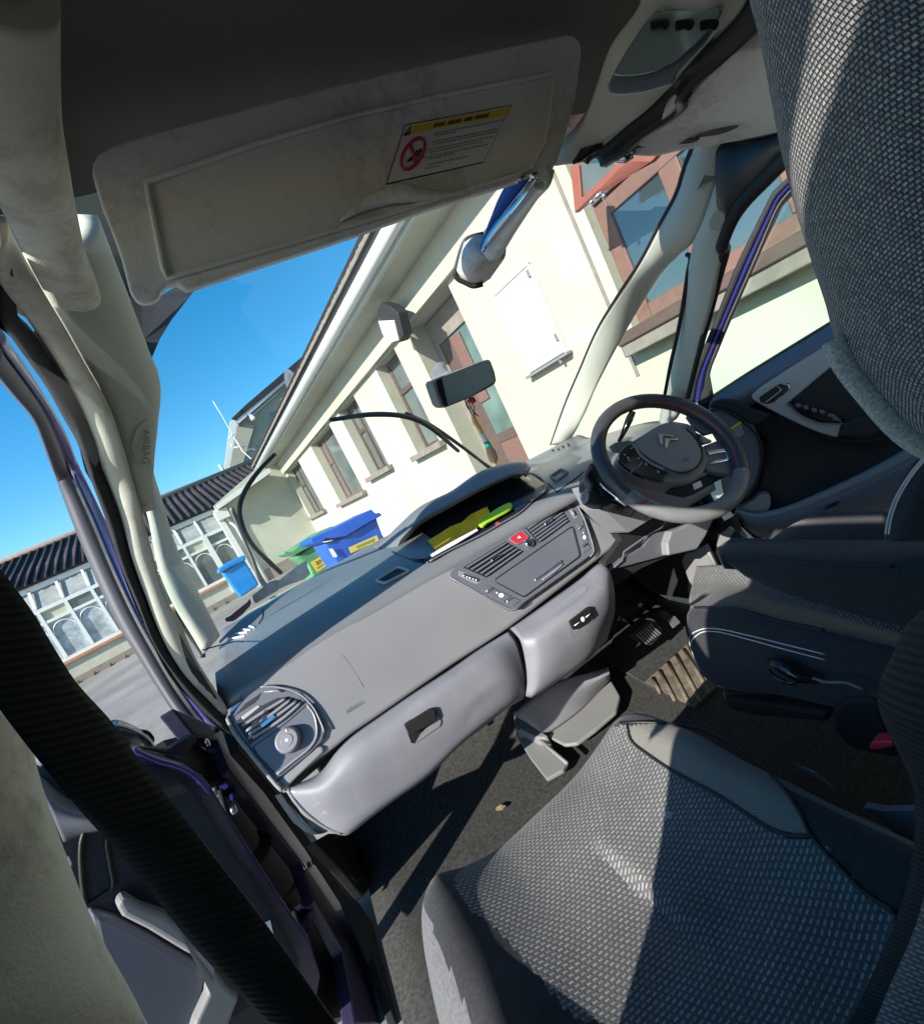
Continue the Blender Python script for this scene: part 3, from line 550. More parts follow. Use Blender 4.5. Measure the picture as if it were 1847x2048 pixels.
# passenger visor: outline from the photo, on a plane hanging from the roof
VP=(V((0,.385,1.50)),V((0,-1,-.35)).normalized())
def vp(p,o=0):
    r=ray(*p); q=VP[0]+VP[1]*o
    return C+r*((q-C).dot(VP[1])/r.dot(VP[1]))
vo=[(184,345),(186,325),(196,308),(215,296),(245,283),(320,260),(450,226),(570,194),(700,162),(820,134),(950,106),(1050,85),(1100,75),(1130,68),(1147,70),(1158,80),(1163,95),(1162,115),(1150,200),(1137,250),(1125,290),(1114,325),(1100,345),(1080,353),(1050,358),(960,386),(863,416),(752,456),(660,487),(560,519),(460,552),(400,572),(384,578),(371,580),(361,573),(350,566),(333,571),(321,582),(317,596),(303,604),(285,607),(270,601),(260,585),(242,516),(220,455),(205,420),(190,370)]
vis=plate('sun_visor',[vp(p) for p in vo],'visor',car,.018,.006,bseg=3)
vi=[(293,365),(500,292),(700,233),(900,188),(1108,147),(1100,210),(1088,290),(1060,338),(860,402),(600,480),(331,557),(312,460)]
inn=[vp(p,.0005) for p in vi]
ring=[]
n=len(inn); ce=sum(inn,V((0,0,0)))/n
vs=[p for p in inn]+[ce+(p-ce)*.985+VP[1]*-.006*(-1 if VP[1].dot(C-ce)<0 else 1) for p in inn]
vs=[p+VP[1]*(.0012 if VP[1].dot(C-ce)>0 else -.0012) for p in inn]
tube('visor_welt',lin(vs+vs[:1],120)[:-1],.0022,'visor',vis,8,None,True)
# soft raised border of the visor
tube('finger_recess',[vp(p,.002) for p in t1((840,1610),(1000,1500),(1250,1410),(1480,1420),(1760,1400))],[.001,.006,.009,.004,.001],'visor',vis,10,30)
# warning label
k=280/1820
def lb(*p): return [(760+a*k,190+b*k) for a,b in p]
lq=lb((320,385),(1715,125),(1340,880),(75,1165))
so_=1 if VP[1].dot(C-ce)>0 else -1
LF=Fr(*[vp(p,.0008*so_) for p in lq])
lab=plate('warning_label',LF.p,'ink',vis,.0006)
plate('label_paper',LF.poly([(.008,.02),(.993,.02),(.993,.98),(.008,.98)],.0004),'lab',vis,.0003)
mk('label_stripe',LF.poly([(.055,.045),(.985,.045),(.985,.19),(.07,.19)],.0008),[(0,1,2,3)],'yel',vis,False)
for a,bq in (((.02,.21),0),):
    mk('warning_triangle',LF.poly([(.012,.21),(.052,.03),(.075,.20)],.001),[(0,1,2)],'ink',vis,False); mk('warning_triangle_bar',LF.poly([(.044,.10),(.05,.10),(.05,.17),(.044,.17)],.0013),[(0,1,2,3)],'lab',vis,False)
ci=[LF.at(u,v,.001) for u,v in ell(.165,.55,.098,.255,32)]
tube('prohibition_ring',ci,.0016,'inkr',vis,6,48,True)
tube('prohibition_bar',LF.poly([(.105,.36),(.225,.74)],.001),.0018,'inkr',vis,6)
mk('pictogram',LF.poly([(.12,.66),(.16,.60),(.19,.62),(.185,.66),(.15,.69)],.0012),[(0,1,2,3,4)],'ink',vis,False)
mk('pictogram_head',LF.poly(ell(.195,.53,.012,.03,12),.0012),[tuple(range(12))],'ink',vis,False)
tube('pictogram_arm',LF.poly([(.16,.62),(.19,.56),(.215,.62),(.23,.50)],.001),.0009,'ink',vis,5)
text(LF,'AIRBAG  CHILD SEAT',.27,.155,.0052,'ink',vis,'label_heading',h=.0012,sx=1.25) if 0 else None
random.seed(7)
gl=[];x=.27
for wd in (.10,.12,.07,.13):
    e=x+wd
    while x<e: gl.append(LF.boxg(x,x+.008,.085+random.random()*.01,.155,.0008,.0011)); x+=.0115
    x+=.025
v,f=join(*gl); mk('label_heading',v,f,'ink',vis,False)
gl=[]
for r,(y,x0,x1) in enumerate([(.255,.30,.985),(.30,.32,.52),(.40,.31,.98),(.45,.34,.98),(.53,.30,.97),(.58,.33,.86),(.655,.29,.95),(.70,.33,.60),(.80,.36,.78),(.86,.34,.50)]):
    x=x0
    while x<x1: wd=.012+random.random()*.03; gl.append(LF.boxg(x,min(x+wd,x1),y,y+.024,.0008,.0010)); x+=wd+.009
v,f=join(*gl); mk('label_small_print',v,f,'inkg',vis,False)
# visor hinge clip and the mirrored rail that runs down to the sensor pod
tube('visor_clip',[vp(p,.004*so_) for p in t2((480,1325),(540,1280),(630,1262))],[.0015,.003,.002],'chrome',vis,8)
cs=[t2((630,1262))[0],t2((760,1200))[0],t6((690,0))[0],t6((580,180))[0]]
sp=strip('centre_strut',[hd(p,d) for p,d in zip(t2((590,1310),(520,1400))+t6((520,0),(440,150),(410,190)),(.62,.64,.70,.74,.75))],[hd(p,d) for p,d in zip(t2((760,1240),(660,1400))+t6((690,0),(600,150),(570,200)),(.62,.64,.70,.74,.75))],'visor',car,24,9,.016,.012)
strip('chrome_rail',[hd(p,d) for p,d in zip(t2((590,1290),(500,1420))+t6((500,0),(430,110),(405,180)),(.60,.62,.68,.72,.725))],[hd(p,d) for p,d in zip(t2((640,1275),(540,1440))+t6((560,0),(470,140),(440,190)),(.60,.62,.68,.72,.725))],'chrome',sp,20,5,.006,.006)
strip('sky_reflection_strip',[hd(p,d) for p,d in zip(t2((480,1325),(390,1370))+t6((455,0),(415,110),(395,170)),(.63,.65,.71,.74,.75))],[hd(p,d) for p,d in zip(t2((590,1300),(490,1420))+t6((505,0),(440,120),(405,185)),(.63,.65,.71,.74,.75))],'bluebin',sp,20,4,.001,.004)  # blue colour paints the sky reflected in the mirrored rail
pod=[t6((285,125),(350,85),(420,65),(470,120),(585,180),(580,230),(530,310),(480,390),(420,430),(350,445),(270,410),(222,375),(240,260))][0]
pd=grid('sensor_pod',[[hd(p,.80) for p in t6((285,125),(350,85),(425,70),(590,175))],[hd(p,d) for p,d in zip(t6((260,200),(330,180),(440,235),(580,235)),(.79,.765,.755,.79))],[hd(p,d) for p,d in zip(t6((235,300),(320,330),(400,330),(530,310)),(.80,.77,.77,.80))],[hd(p,.82) for p in t6((225,375),(300,425),(380,445),(470,395))]],'visor',sp,20,16,.01)
tube('pod_seal',[hd(p,.81) for p in t6((425,68),(350,85),(290,120),(240,260),(223,375),(300,425),(350,445),(420,430))],.004,'black',sp,8,40)
# roof console with reading lamp
cons=grid('roof_console',[[hd(p,d) for p,d in zip(r,dd)] for r,dd in (
 (t2((1300,-300),(1500,-300),(1900,-300),(2400,-300)),(.50,.48,.48,.50)),
 (t2((1390,0),(1600,0))+t3((300,-60),(560,-60)),(.53,.51,.50,.52)),
 (t2((1170,330),(1350,320))+t3((100,300),(450,120)),(.57,.55,.54,.56)),
 (t2((1060,640),(1250,640))+t3((0,560),(180,400)),(.61,.595,.60,.61)),
 (t2((960,930),(1150,900),(1350,860),(1560,670)),(.66,.65,.65,.66)),
 (t2((860,1120),(960,1090),(1060,1060),(1140,1040)),(.69,.69,.69,.69)),
 (t2((760,1210),(860,1195),(960,1180),(1010,1120)),(.71,.71,.71,.71)))],'trim',car,24,30,.02)
le=cr([V((*p,0)) for p in t2((1185,540),(1250,420),(1420,160),(1500,85),(1600,55),(1820,35))+t3((340,40),(335,110),(240,290),(0,560))+t2((1640,610),(1560,630),(1400,675),(1180,690),(1140,650))],60,True)
lw=plate('lamp_surround',[hd((p.x,p.y),.520) for p in le],'panel',cons,.03,.004)
ln=t2((1190,540),(1260,420),(1430,150),(1530,90),(1820,60))+t3((330,60),(300,140),(200,270),(0,450))+t2((1600,460),(1490,520),(1340,550))
lens=plate('lamp_lens',[hd(p,.512) for p in ln],'lens',cons,.004,.0015,smooth=60)
for cx in (1520,1700,1880):
    pp=t2((cx-70,180),(cx-60,150),(cx+60,140),(cx+75,180),(cx+40,225),(cx,215),(cx-60,228))
    plate('lamp_switch',[hd(p,.507) for p in pp],'gloss',cons,.004,.001,smooth=28)
for i in range(7):
    a=t2((890+i*28,1185-i*22),(960+i*24,1150-i*21))
    v=t2((890+i*12,1185-i*19),(965+i*24,1150-i*15))
    tube('console_vent_slot',[hd(p,.688) for p in v],.0022,'black',cons,6)
# dark channel between console and driver's visor
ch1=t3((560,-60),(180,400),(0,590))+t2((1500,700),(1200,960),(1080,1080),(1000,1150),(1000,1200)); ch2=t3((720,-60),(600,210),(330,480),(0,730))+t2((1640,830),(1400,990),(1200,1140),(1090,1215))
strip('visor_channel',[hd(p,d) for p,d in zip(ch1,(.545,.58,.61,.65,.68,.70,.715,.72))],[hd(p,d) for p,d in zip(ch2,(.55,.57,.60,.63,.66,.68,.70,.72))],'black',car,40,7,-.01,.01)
# driver visor, folded up
dv=grid('sun_visor',[[hd(p,d) for p,d in zip(r,dd)] for r,dd in (
 (t3((330,480),(480,360),(620,340),(820,330),(1100,300)),(.61,.60,.60,.6,.6)),
 (t3((0,760),(300,620),(560,560),(820,600),(1100,600)),(.65,.64,.64,.64,.64)),
 (t2((1500,920),(1750,870))+t3((300,830),(560,800),(900,780)),(.68,.69,.69,.69,.69)),
 (t2((1340,1070),(1650,1035))+t3((180,970),(480,905),(800,900)),(.71,.73,.74,.74,.74)),
 (t2((1330,1130),(1500,1135))+t3((0,1110),(300,1060),(780,960)),(.72,.75,.77,.77,.77)))],'visor',car,30,30,.018)
dv['label']='driver sun visor folded up against the roof'
vis['label']='passenger sun visor swung down, with a warning label'
strip('finger_recess',[hd(p,d) for p,d in zip(t2((1340,1050),(1600,1020),(1790,1000))+t3((160,960),(280,900),(400,872),(470,890)),(.71,.735,.745,.745,.745,.745,.745))],[hd(p,d) for p,d in zip(t2((1345,1075),(1600,1045),(1800,1030))+t3((160,1010),(300,990),(420,950),(480,915)),(.71,.735,.745,.745,.745,.745,.745))],'brown' if 0 else 'lining',dv,24,6,.003,.004)
tube('visor_clip',[hd(p,.715) for p in t2((1190,1175),(1270,1135),(1330,1110))],[.003,.008,.006],'chrome',dv,8)
# interior mirror
k=180/1453
def mm(*p): return [(830+a*k,690+b*k) for a,b in p]
MO=mm((345,560),(420,520),(800,370),(1120,250),(1190,230),(1225,260),(1290,440),(1315,570),(1290,630),(1230,670),(900,850),(620,960),(500,1010),(440,1005),(390,960),(340,820),(270,620),(290,570))
MG=mm((345,570),(420,535),(1120,260),(1185,245),(1215,290),(1280,560),(1270,600),(880,835),(520,975),(465,965),(380,760),(345,620))
mc=hd((935,765),.95); mn=(C-mc).normalized(); mn=(V((.08,-.95,-.27))).normalized()
MP=(mc,mn)
mirO=plate('rear_view_mirror',[hp(p,MP) for p in MO],'lt',car,.03,.006,bseg=3)
plate('mirror_rim',[hp(p,(mc+mn*.002,mn)) for p in mm((352,560),(420,525),(1120,250),(1190,235),(1222,285),(1300,560),(1280,612),(885,848),(520,990),(455,975),(372,760),(340,620))],'black',mirO,.004,.001)
plate('mirror_glass',[hp(p,(mc+mn*.0035,mn)) for p in MG],'mirror',mirO,.002)
st=[hd(p,d) for p,d in zip(mm((430,420),(400,330),(380,270)),(1.0,1.05,1.10))]
grid('mirror_mount',[[hd(p,1.12) for p in mm((290,370),(350,285),(440,265),(480,280))],[hd(p,1.05) for p in mm((250,450),(380,380),(450,360),(520,390))],[hd(p,1.0) for p in mm((290,560),(380,510),(450,480),(540,420))]],'lt',mirO,12,10,.01)
# hurley stick charm hanging from the mirror
hang=hd((937,795),.985)
def hh(*p): return [hd(a,.985) for a in mm(*p)]
hp_=empty('hanging_charm',hd(mm((1230,1900))[0],.985),'small wooden hurley stick with white and green bands hanging from the mirror','ornament')
def slab(name,L,Rr,m): return strip(name,L,Rr,m,hp_,20,7,.004,.006)
slab('handle',hh((895,1120),(930,1260),(990,1350),(1040,1440)),hh((955,1110),(1000,1210),(1060,1320),(1110,1420)),mat('pale_wood',(.80,.48,.16),.5,.4,var=.15,vs=60))
slab('white_band',hh((1040,1440),(1070,1510),(1100,1580)),hh((1110,1420),(1150,1480),(1185,1545)),'white')
slab('green_band',hh((1100,1580),(1120,1620),(1140,1680)),hh((1185,1545),(1215,1590),(1245,1640)),mat('green_tape',(.0,.25,.16),.5,.4))
slab('blade',hh((1140,1680),(1160,1780),(1195,1870),(1240,1920),(1270,1925)),hh((1245,1640),(1300,1720),(1330,1820),(1320,1880),(1285,1925)),mat('tan_wood',(.66,.40,.20),.5,.4,var=.15,vs=60))
for ps in (((800,880),(830,980),(880,1060),(910,1130)),((850,880),(890,980),(940,1080),(960,1110),(1030,1150)),((910,930),(955,1010),(950,1080),(985,1110)),((840,900),(830,960),(880,1030))): tube('cord',hh(*ps),.0011,'black',hp_,5,16)
tube('knot',hh((860,870),(900,890),(950,880),(900,920)),.006,'stitch',hp_,8,12)
# ================================================================== DASHBOARD
def decal(name,hit,pts,m,parent,off=.0015,smooth=0):
    pts=[hit(p,off) for p in pts]
    if smooth: pts=cr(pts,smooth,True)
    n=len(pts); vs=pts+[p+(p-C).normalized()*.002 for p in pts]
    f=tuple(range(n))
    if not facing(vs,f): f=f[::-1]
    return mk(name,vs,[f],m,parent,False)
DP=(V((0,1.02,.745)),V((0,-.195,.10)).normalized())
fr1=[(-.74,1.12,.945),(-.4,1.12,.943),(0,1.11,.943),(.3,1.06,.945),(.55,1.0,.95),(.74,.98,.95)]
top=grid('dashboard',[[V((x,y-.012,z-.03)) for x,y,z in fr1],[V(q) for q in fr1],
 [V((x,y+.13,z+.045)) for x,y,z in fr1],[V((x,1.42,1.022-.02*abs(x))) for x,_,_ in fr1],[V((x,1.585-.18*abs(x)**2,1.035)) for x,_,_ in fr1],[V((x,1.66,1.0)) for x,_,_ in fr1]],'dashtop',car,60,40,.02)
# rear-facing upper pad
D=q6((600,1012),(700,930),(860,795),(1000,690),(1100,608),(1300,472),(1820,112))+[(1018,1254),(1130,1168),(1246,1078)]
Cc=[(478,1370),(560,1338),(640,1288),(750,1222),(850,1163),(930,1118),(1000,1078),(1070,1038),(1110,1013),(1165,985)]
Dm=[hp(p,DP) for p in D]; Cm=[V((x,1.116,.936)) for x in (-.70,-.62,-.52,-.40,-.28,-.17,-.06,.08,.17,.27)]
E1=[a.lerp(b,.5)+V((0,-.004,.004)) for a,b in zip(Dm,Cm)]
pad=grid('dash_pad',[Dm,E1,Cm],'dash',top,80,24,.012)
low=[p+V((0,.03,-.028)) for p in Dm]
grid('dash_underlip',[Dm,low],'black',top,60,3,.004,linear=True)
pad2=grid('driver_dash_face',[[V((.27,1.095,.936)),V((.42,1.03,.94)),V((.6,.99,.94)),V((.74,.975,.94))],[V((.33,1.05,.83)),V((.45,1.02,.84)),V((.6,.98,.84)),V((.74,.965,.84))],[V((.36,1.06,.74)),V((.45,1.04,.72)),V((.6,1.0,.72)),V((.74,.98,.72))]],'dash',top,20,14,.02)
hit=surf(top,pad,pad2)
def line(name,pts,m,parent,r=.0012,off=.001,n=None,h=None): return tube(name,[(h or hit)(p,off) for p in pts],r,m,parent,6,n)
# airbag lettering and faint tear line pressed into the pad
k0=hit(q6((1070,470))[0],.0005);k1=hit(q6((1190,395))[0],.0005); d=(k1-k0); dn=V((0,-.456,-.89))
AF=Fr(k0+V((0,.01,.018)),k1+V((0,.01,.018)),k1,k0)
text(AF,'AIRBAG',0,.95,.010,'panel',top,'embossed_lettering',h=.0008,sx=AF.W/.046)
line('tear_line',q6((1040,40),(1100,120),(1150,200),(1190,270)),'panel',top,.0006,.0002)
# blue-grey framed pockets on top
def ringpx(name,pts,m,parent,r,off=.002,h=None): return tube(name,cr([(h or hit)(p,off) for p in pts],60,True),r,m,parent,8,None,True)
def rnd(pts,f=.18):
    out=[];n=len(pts)
    for i in range(n):
        a,b,c=[V((*pts[j%n],0)) for j in (i-1,i,i+1)]
        out+= [tuple(b.lerp(a,f))[:2],tuple(b.lerp((a+c)/2,f*.35))[:2],tuple(b.lerp(c,f))[:2]]
    return out
def linring(pts,hitf,off,n=80):
    p=[hitf(q,off) for q in pts]+[hitf(pts[0],off)]; return lin(p,n)[:-1]
k=160/1820
def qr(*p): return [(1040+a*k,870+b*k) for a,b in p]
tube('pocket_frame',linring(rnd(q1((1465,1140),(1625,1040),(1710,1068),(1530,1160))),hit,.003),.0042,'silver',top,8,None,True)
decal('pocket_floor',hit,rnd(q1((1470,1140),(1625,1045),(1705,1068),(1530,1155))),'black',top,.002)
tube('pocket_frame',linring(rnd(qr((690,955),(935,795),(1085,865),(825,1060))),hit,.003),.0042,'lt',top,8,None,True)
line('top_joint',qr((110,920),(300,940),(480,1010),(640,1120),(830,1300)),'black',top,.0022,.0008)
line('top_joint',qr((830,1300),(1100,1110),(1300,960),(1450,840)),'black',top,.0022,.0008)
for a,b_,c in (((405,1560),(510,1540),0),((450,1522),(530,1512),0),((495,1492),(550,1496),0),((545,1468),(580,1478),0)):
    line('demister_slot',q1(a,b_),'white',top,.0028,.002)
for a,b_ in (((720,345),(760,370)),((860,320),(880,350)),((960,250),(985,300)),((1075,205),(1120,260))): line('demister_slot',qr(a,b_),'black',top,.003,.002)
line('panel_joint',q1((195,1640),(300,1610),(450,1575),(500,1580)),'black',top,.0016)
line('panel_joint',q1((640,1340),(640,1400),(610,1450)),'black',top,.0012)
# instrument hood
lipx=q2((60,728),(130,738),(200,640),(330,520),(560,395),(800,272),(1000,188),(1092,176),(1100,190)); lipy=[1.44,1.40,1.36,1.32,1.28,1.24,1.21,1.19,1.19]
silx=q2((-10,725),(60,690),(180,575),(345,430),(560,325),(760,188),(930,128),(1070,105),(1105,150)); sily=[1.50,1.46,1.42,1.38,1.34,1.31,1.28,1.25,1.21]
lip=[hy(p,y) for p,y in zip(lipx,lipy)]; sil=[hy(p,y) for p,y in zip(silx,sily)]
bk=[V((p.x,1.52,min(1.0,p.z-.03))) for p in sil]
hood=grid('instrument_hood',[[p+V((0,.008,-.004)) for p in lip],lip,sil,bk],'dashtop',top,50,18,.012)
tube('hood_lip',lip[1:],.0045,'black',top,8,50)
# display recess under the hood: a dark tilted screen well
bot=q2((130,745),(300,812),(400,822),(560,735),(750,642),(940,535),(1050,470),(1240,305),(1250,270)); 
scr=grid('display_recess',[[hit(p,.004) for p in bot],[ (hit(p,.004)*.5+hy(q,y+.10)*.5) for p,q,y in zip(bot,lipx,lipy)],[hy((q[0]+2,q[1]-2),y+.13) for q,y in zip(lipx,lipy)]],'gloss',top,40,12,.004)
sh=surf(scr)
# right end of the well: glossy curved lens end
rimp=q2((1092,178),(1120,190),(1180,205),(1240,250),(1255,290),(1230,330),(1140,392))
scr2=decal('display_lens',hit,q2((1095,192),(1140,196),(1200,225),(1245,270),(1235,325),(1130,398),(1040,475),(960,420),(1000,260)),'gloss',top,.012)
tube('display_rim',[hit(p,.012) for p in rimp],.0035,'chrome' if 0 else 'dash',top,8,30)
tube('display_edge',[hit(p,.006) for p in q2((1140,392),(1050,470),(940,535),(750,642),(560,735),(400,822))],.003,'panel',top,6,30)
for c in ((330,797),(893,550)): decal('warning_lamp',sh if c[0]<500 else hit,[q2((c[0]+a,c[1]+b_))[0] for a,b_ in ell(0,0,17,13,16,-.5)],'red',top,.007)
# loose things lying in the well
def wob(px,m,name,label,cat,hf,off,thick=.0025):
    pts=[hf(p,off) for p in px]; o=plate(name,pts,m,None,thick); return tag(o,label,cat)
yb=mat('yellow_paper',(.78,.42,.0),.6,.3,var=.15,vs=30)
wob(q2((395,680),(560,575),(640,545),(700,490),(820,432),(855,500),(790,560),(640,640),(450,750)),yb,'yellow_booklet','yellow booklet propped in the dark well under the instrument hood','booklet',sh,.010)
wob(q2((410,792),(590,690),(750,605),(757,616),(600,712),(425,808)),'white','white_paper','narrow white paper slip lying along the front edge of the instrument well','paper',hit,.016)
gp=cr([hit(p,.022) for p in q2((772,560),(830,520),(900,470),(990,425),(1010,440),(1000,465),(900,525),(840,560),(790,597),(768,590))],40,True)
tag(plate('green_comb_case',gp,mat('lime_plastic',(.36,.62,.03),.4,.4),None,.008,.002),'bright lime green rounded plastic sheath lying on the edge of the instrument well','sheath')
# ------------------------------------------------ centre panel with vents
PL=(DP[0]+DP[1]*.020,DP[1])
def pp(p,o=0): return hp(p,(PL[0]+PL[1]*o,PL[1]))
k=220/1820
def qc(*p): return [(1040+a*k,980+b*k) for a,b in p]
cpo=q2((540,915),(550,880),(700,770),(940,650),(1000,610),(1100,535),(1290,405))+qc((630,180),(720,160),(880,165),(960,290),(1050,460),(1130,680),(1190,880),(1215,1010),(1180,1060),(1060,1160))+q2((1100,1100),(1020,1160),(980,1160),(860,1105),(700,1010),(600,955),(545,930))
cp=plate('centre_panel',[pp(p) for p in cpo],'panel',car,.02,.003)
tube('panel_edge',[pp(p,.001) for p in q2((545,930),(600,957),(700,1012),(860,1107),(985,1162),(1020,1160),(1080,1118))],.0016,'panelL',cp,6)
tube('panel_edge',[pp(p,.001) for p in qc((870,165),(960,290),(1050,460),(1130,680),(1190,880),(1215,1000),(1200,1050),(1150,1100))],.0018,'panelL',cp,6)
def vent(quad,tabuv,name='air_vent',nsl=5,parent=cp,curve=0):
    f=Fr(*quad); vv=plate(name,f.poly([(0,0),(1,0),(1,1),(0,1)],.001),'black',parent,.004)
    gs=[]
    for i in range(nsl):
        y=(i+.5)/nsl; g=f.boxg(.03,.97,y-.055,y+.055,.0012,.0075)
        v=[p+f.n*(-.005 if j in(0,1,4,5) else 0) for j,p in enumerate(g[0])]; gs.append((v,g[1]))
    v,ff=join(*gs); mk('vent_slats',v,ff,'panel',parent,False)
    u,y=tabuv; g=f.boxg(u-.12,u+.12,y-.07,y+.07,.004,.013); mk('vent_tab',g[0],g[1],'chrome',parent,True,None,0,.002)
    return f
vent([pp(p) for p in q2((640,855),(945,668),(1075,740),(810,930))],(.52,.5))
vent([pp(p) for p in qc((90,635),(635,262),(800,520),(305,880))],(.5,.42),nsl=6)
# thumb wheels
for q in (q2((605,880),(625,880),(770,940),(775,960),(740,978),(610,915)),qc((755,250),(800,245),(955,430),(940,460),(895,475),(845,400))):
    o=plate('vent_wheel_bezel',[pp(p,.001) for p in q],'panelL',cp,.003,.001)
ge=[]
for i in range(5):
    a=V((*q2((640+i*22,905+i*8))[0],0)); ge.append(tubeg([pp((a.x,a.y),.003),pp((a.x+5,a.y+5),.003)],.0035,8))
v,f=join(*ge); mk('thumb_wheel',v,f,'chrome',cp)
tube('thumb_wheel',[pp(p,.003) for p in qc((850,345),(895,425))],.0045,'lt',cp,8)
plate('hazard_button',[pp(p,.0045) for p in rnd(q2((975,648),(1065,590),(1110,630),(1100,648),(1032,682)))],'red',cp,.005,.001)
tube('hazard_rim',linring(rnd(q2((972,646),(1065,586),(1114,630),(1100,652),(1032,686))),lambda p,o:pp(p,o),.003),.0012,'panelL',cp,6,None,True)
mk('hazard_triangle',[pp(p,.006) for p in q2((1045,622),(1064,638),(1034,645))],[(0,1,2)],'white',cp,False)
kc=pp(q2((1115,682))[0]); kf=Fr(kc+V((-.02,0,0))-V((0,.456,.89))*-.02,kc+V((.02,0,0))+V((0,.456,.89))*.02,kc+V((.02,0,0))-V((0,.456,.89))*.02,kc+V((-.02,0,0))-V((0,.456,.89))*.02)
kf.disc('starter_knob',.5,.5,.013,.0,.010,'chrome',cp,.003)
# lidded tray in the middle
lid=plate('tray_lid',[pp(p,.003) for p in rnd(q2((868,950),(1435,558),(1488,770),(1085,1066)),.05)],'panel',cp,.004,.0015)
tube('lid_gap',linring(rnd(q2((862,950),(1437,552),(1492,772),(1083,1071)),.05),lambda p,o:pp(p,o),.0015),.0018,'black',cp,6,None,True)
tube('lid_pull',[pp(p,.005) for p in q2((1160,948),(1260,880),(1355,808))],[.0012,.0028,.003],'chrome',cp,8,12)
tube('lid_pull_lip',[pp(p,.003) for p in q2((1215,945),(1300,885),(1365,830))],[.002,.005,.003],'panelL',cp,8,12)
for q in (q2((770,1015),(815,985),(870,1010),(815,1045)),q2((820,1048),(868,1012),(990,1060),(935,1108)),q2((945,1112),(1000,1070),(1060,1095),(1005,1135)),qc((930,560),(1030,490),(1060,590),(965,680)),qc((968,690),(1065,605),(1125,860),(1020,910)),qc((1025,935),(1115,875),(1165,970),(1040,1050))):
    plate('climate_button',[pp(p,.0025) for p in q],'panel',cp,.003,.0012)
for q,c in ((q2((810,1030),(850,1005)),'chrome'),(q2((955,1105),(995,1078)),'chrome'),(qc((965,650),(1025,590)),'panelL'),(qc((1040,940),(1110,890)),'black')): tube('button_mark',[pp(p,.004) for p in q],.0016,c,cp,6)
for c,s in ((q2((917,1058))[0],5.5),(q2((885,1040))[0],2)): mk('button_symbol',[pp(p,.004) for p in ell(c[0],c[1],s,s*.8,12)],[tuple(range(12))],'white',cp,False)
for c,s in ((qc((1060,782))[0],4.2),(qc((1040,708))[0],1.6)): mk('button_symbol',[pp(p,.004) for p in ell(c[0],c[1],s*.8,s,12)],[tuple(range(12))],'white',cp,False)
# ------------------------------------------------ side vent panel, left end
SP=(DP[0]+DP[1]*.031,V((-.03,-.88,.46)).normalized()); SP=(hp(q6((560,620))[0],SP),SP[1])
def sp_(p,o=0): return hp(p,(SP[0]+SP[1]*o,SP[1]))
so2=q6((190,495),(330,340),(440,265),(560,266),(720,315),(820,410),(885,530),(912,590),(890,660),(800,755),(680,850),(560,945),(550,985),(480,900),(330,720),(225,580))
svp=plate('side_vent_panel',[sp_(p) for p in so2],'panel',car,.03,.004,bseg=3)
tube('panel_edge',[sp_(p,.002) for p in q6((440,268),(560,269),(720,318),(820,413),(883,535),(905,595))],.0022,'panelL',svp,6,30)
tube('inner_rim',[sp_(p,.003) for p in q6((470,305),(560,295),(595,303))],.0022,'panelL',svp,6)
tube('inner_arc',[sp_(p,.003) for p in q6((780,400),(830,470),(850,560),(845,640),(790,720),(690,800),(560,905))],.0028,'panelL',svp,6,30)
tube('outer_trim_edge',[sp_(p,.004) for p in q6((195,490),(250,600),(360,740),(480,890),(560,985),(600,1022))],.0045,'lt',svp,8,30)
plate('demister_grille',[sp_(p,.001) for p in q6((240,490),(330,390),(445,312),(420,360),(390,390),(265,470))],'black',svp,.003)
vq=q6((262,520),(620,345),(750,390),(360,690))
fv=Fr(*[sp_(p,.001) for p in vq]); plate('air_vent',[sp_(p,.0012) for p in q6((258,520),(400,430),(560,350),(640,340),(700,355),(752,392),(560,545),(360,688))],'black',svp,.004)
for a,b_,c in (((310,552),(480,440),(625,352)),((335,590),(520,470),(660,362)),((360,615),(560,480),(705,372)),((385,640),(600,500),(735,385))): tube('vent_slat',[sp_(p,.004) for p in q6(a,b_,c)],[.0035,.004,.0035],'panelL',svp,8,14)
plate('vent_tab',[sp_(p,.011) for p in rnd(q6((435,545),(530,470),(550,485),(455,565)))],'chrome',svp,.008,.002)
plate('vent_wheel_bezel',[sp_(p,.002) for p in rnd(q6((300,485),(420,400),(440,410),(315,510)))],'silver',svp,.003,.001)
kn=sp_(q6((648,655))[0]); a1=V((1,0,0)); a1=(a1-SP[1]*a1.dot(SP[1])).normalized(); b1=SP[1].cross(a1)
KF=Fr(kn-a1*.03-b1*.03,kn+a1*.03-b1*.03,kn+a1*.03+b1*.03,kn-a1*.03+b1*.03)
KF.disc('airbag_switch_base',.5,.5,.027,0,.006,'panel',svp,.001)
KF.disc('control_knob',.5,.5,.0265,.006,.022,'dash',svp,.003,r2=.024)
KF.disc('knob_cap',.5,.5,.0125,.022,.0232,'panelL',svp,.0008)
mk('knob_symbol',[KF.at(.5+.05*math.cos(t),.5+.05*math.sin(t),.0236) for t in [i*math.pi/6 for i in range(12)]],[tuple(range(12))],'white',svp,False)
mk('knob_mark',[sp_(p,.024) for p in q6((620,580),(630,577),(634,592),(624,595))],[(0,1,2,3)],'white',svp,False)
tube('knob_ring',[sp_(p,.004) for p in q6((550,690),(560,720),(585,742),(605,748))],.003,'bluebin2',svp,6,12)
for q in (((385,705),(420,770),(480,830),(540,898)),((385,705),(520,610),(640,520),(770,405))): tube('panel_joint',[sp_(p,.001) for p in q6(*q)],.0008,'black',svp,5)
plate('dash_end_cap',[sp_(p,-.004) for p in q6((550,965),(690,850),(860,700),(895,700),(900,740),(700,930),(610,1022))],'dash',svp,.02,.004)
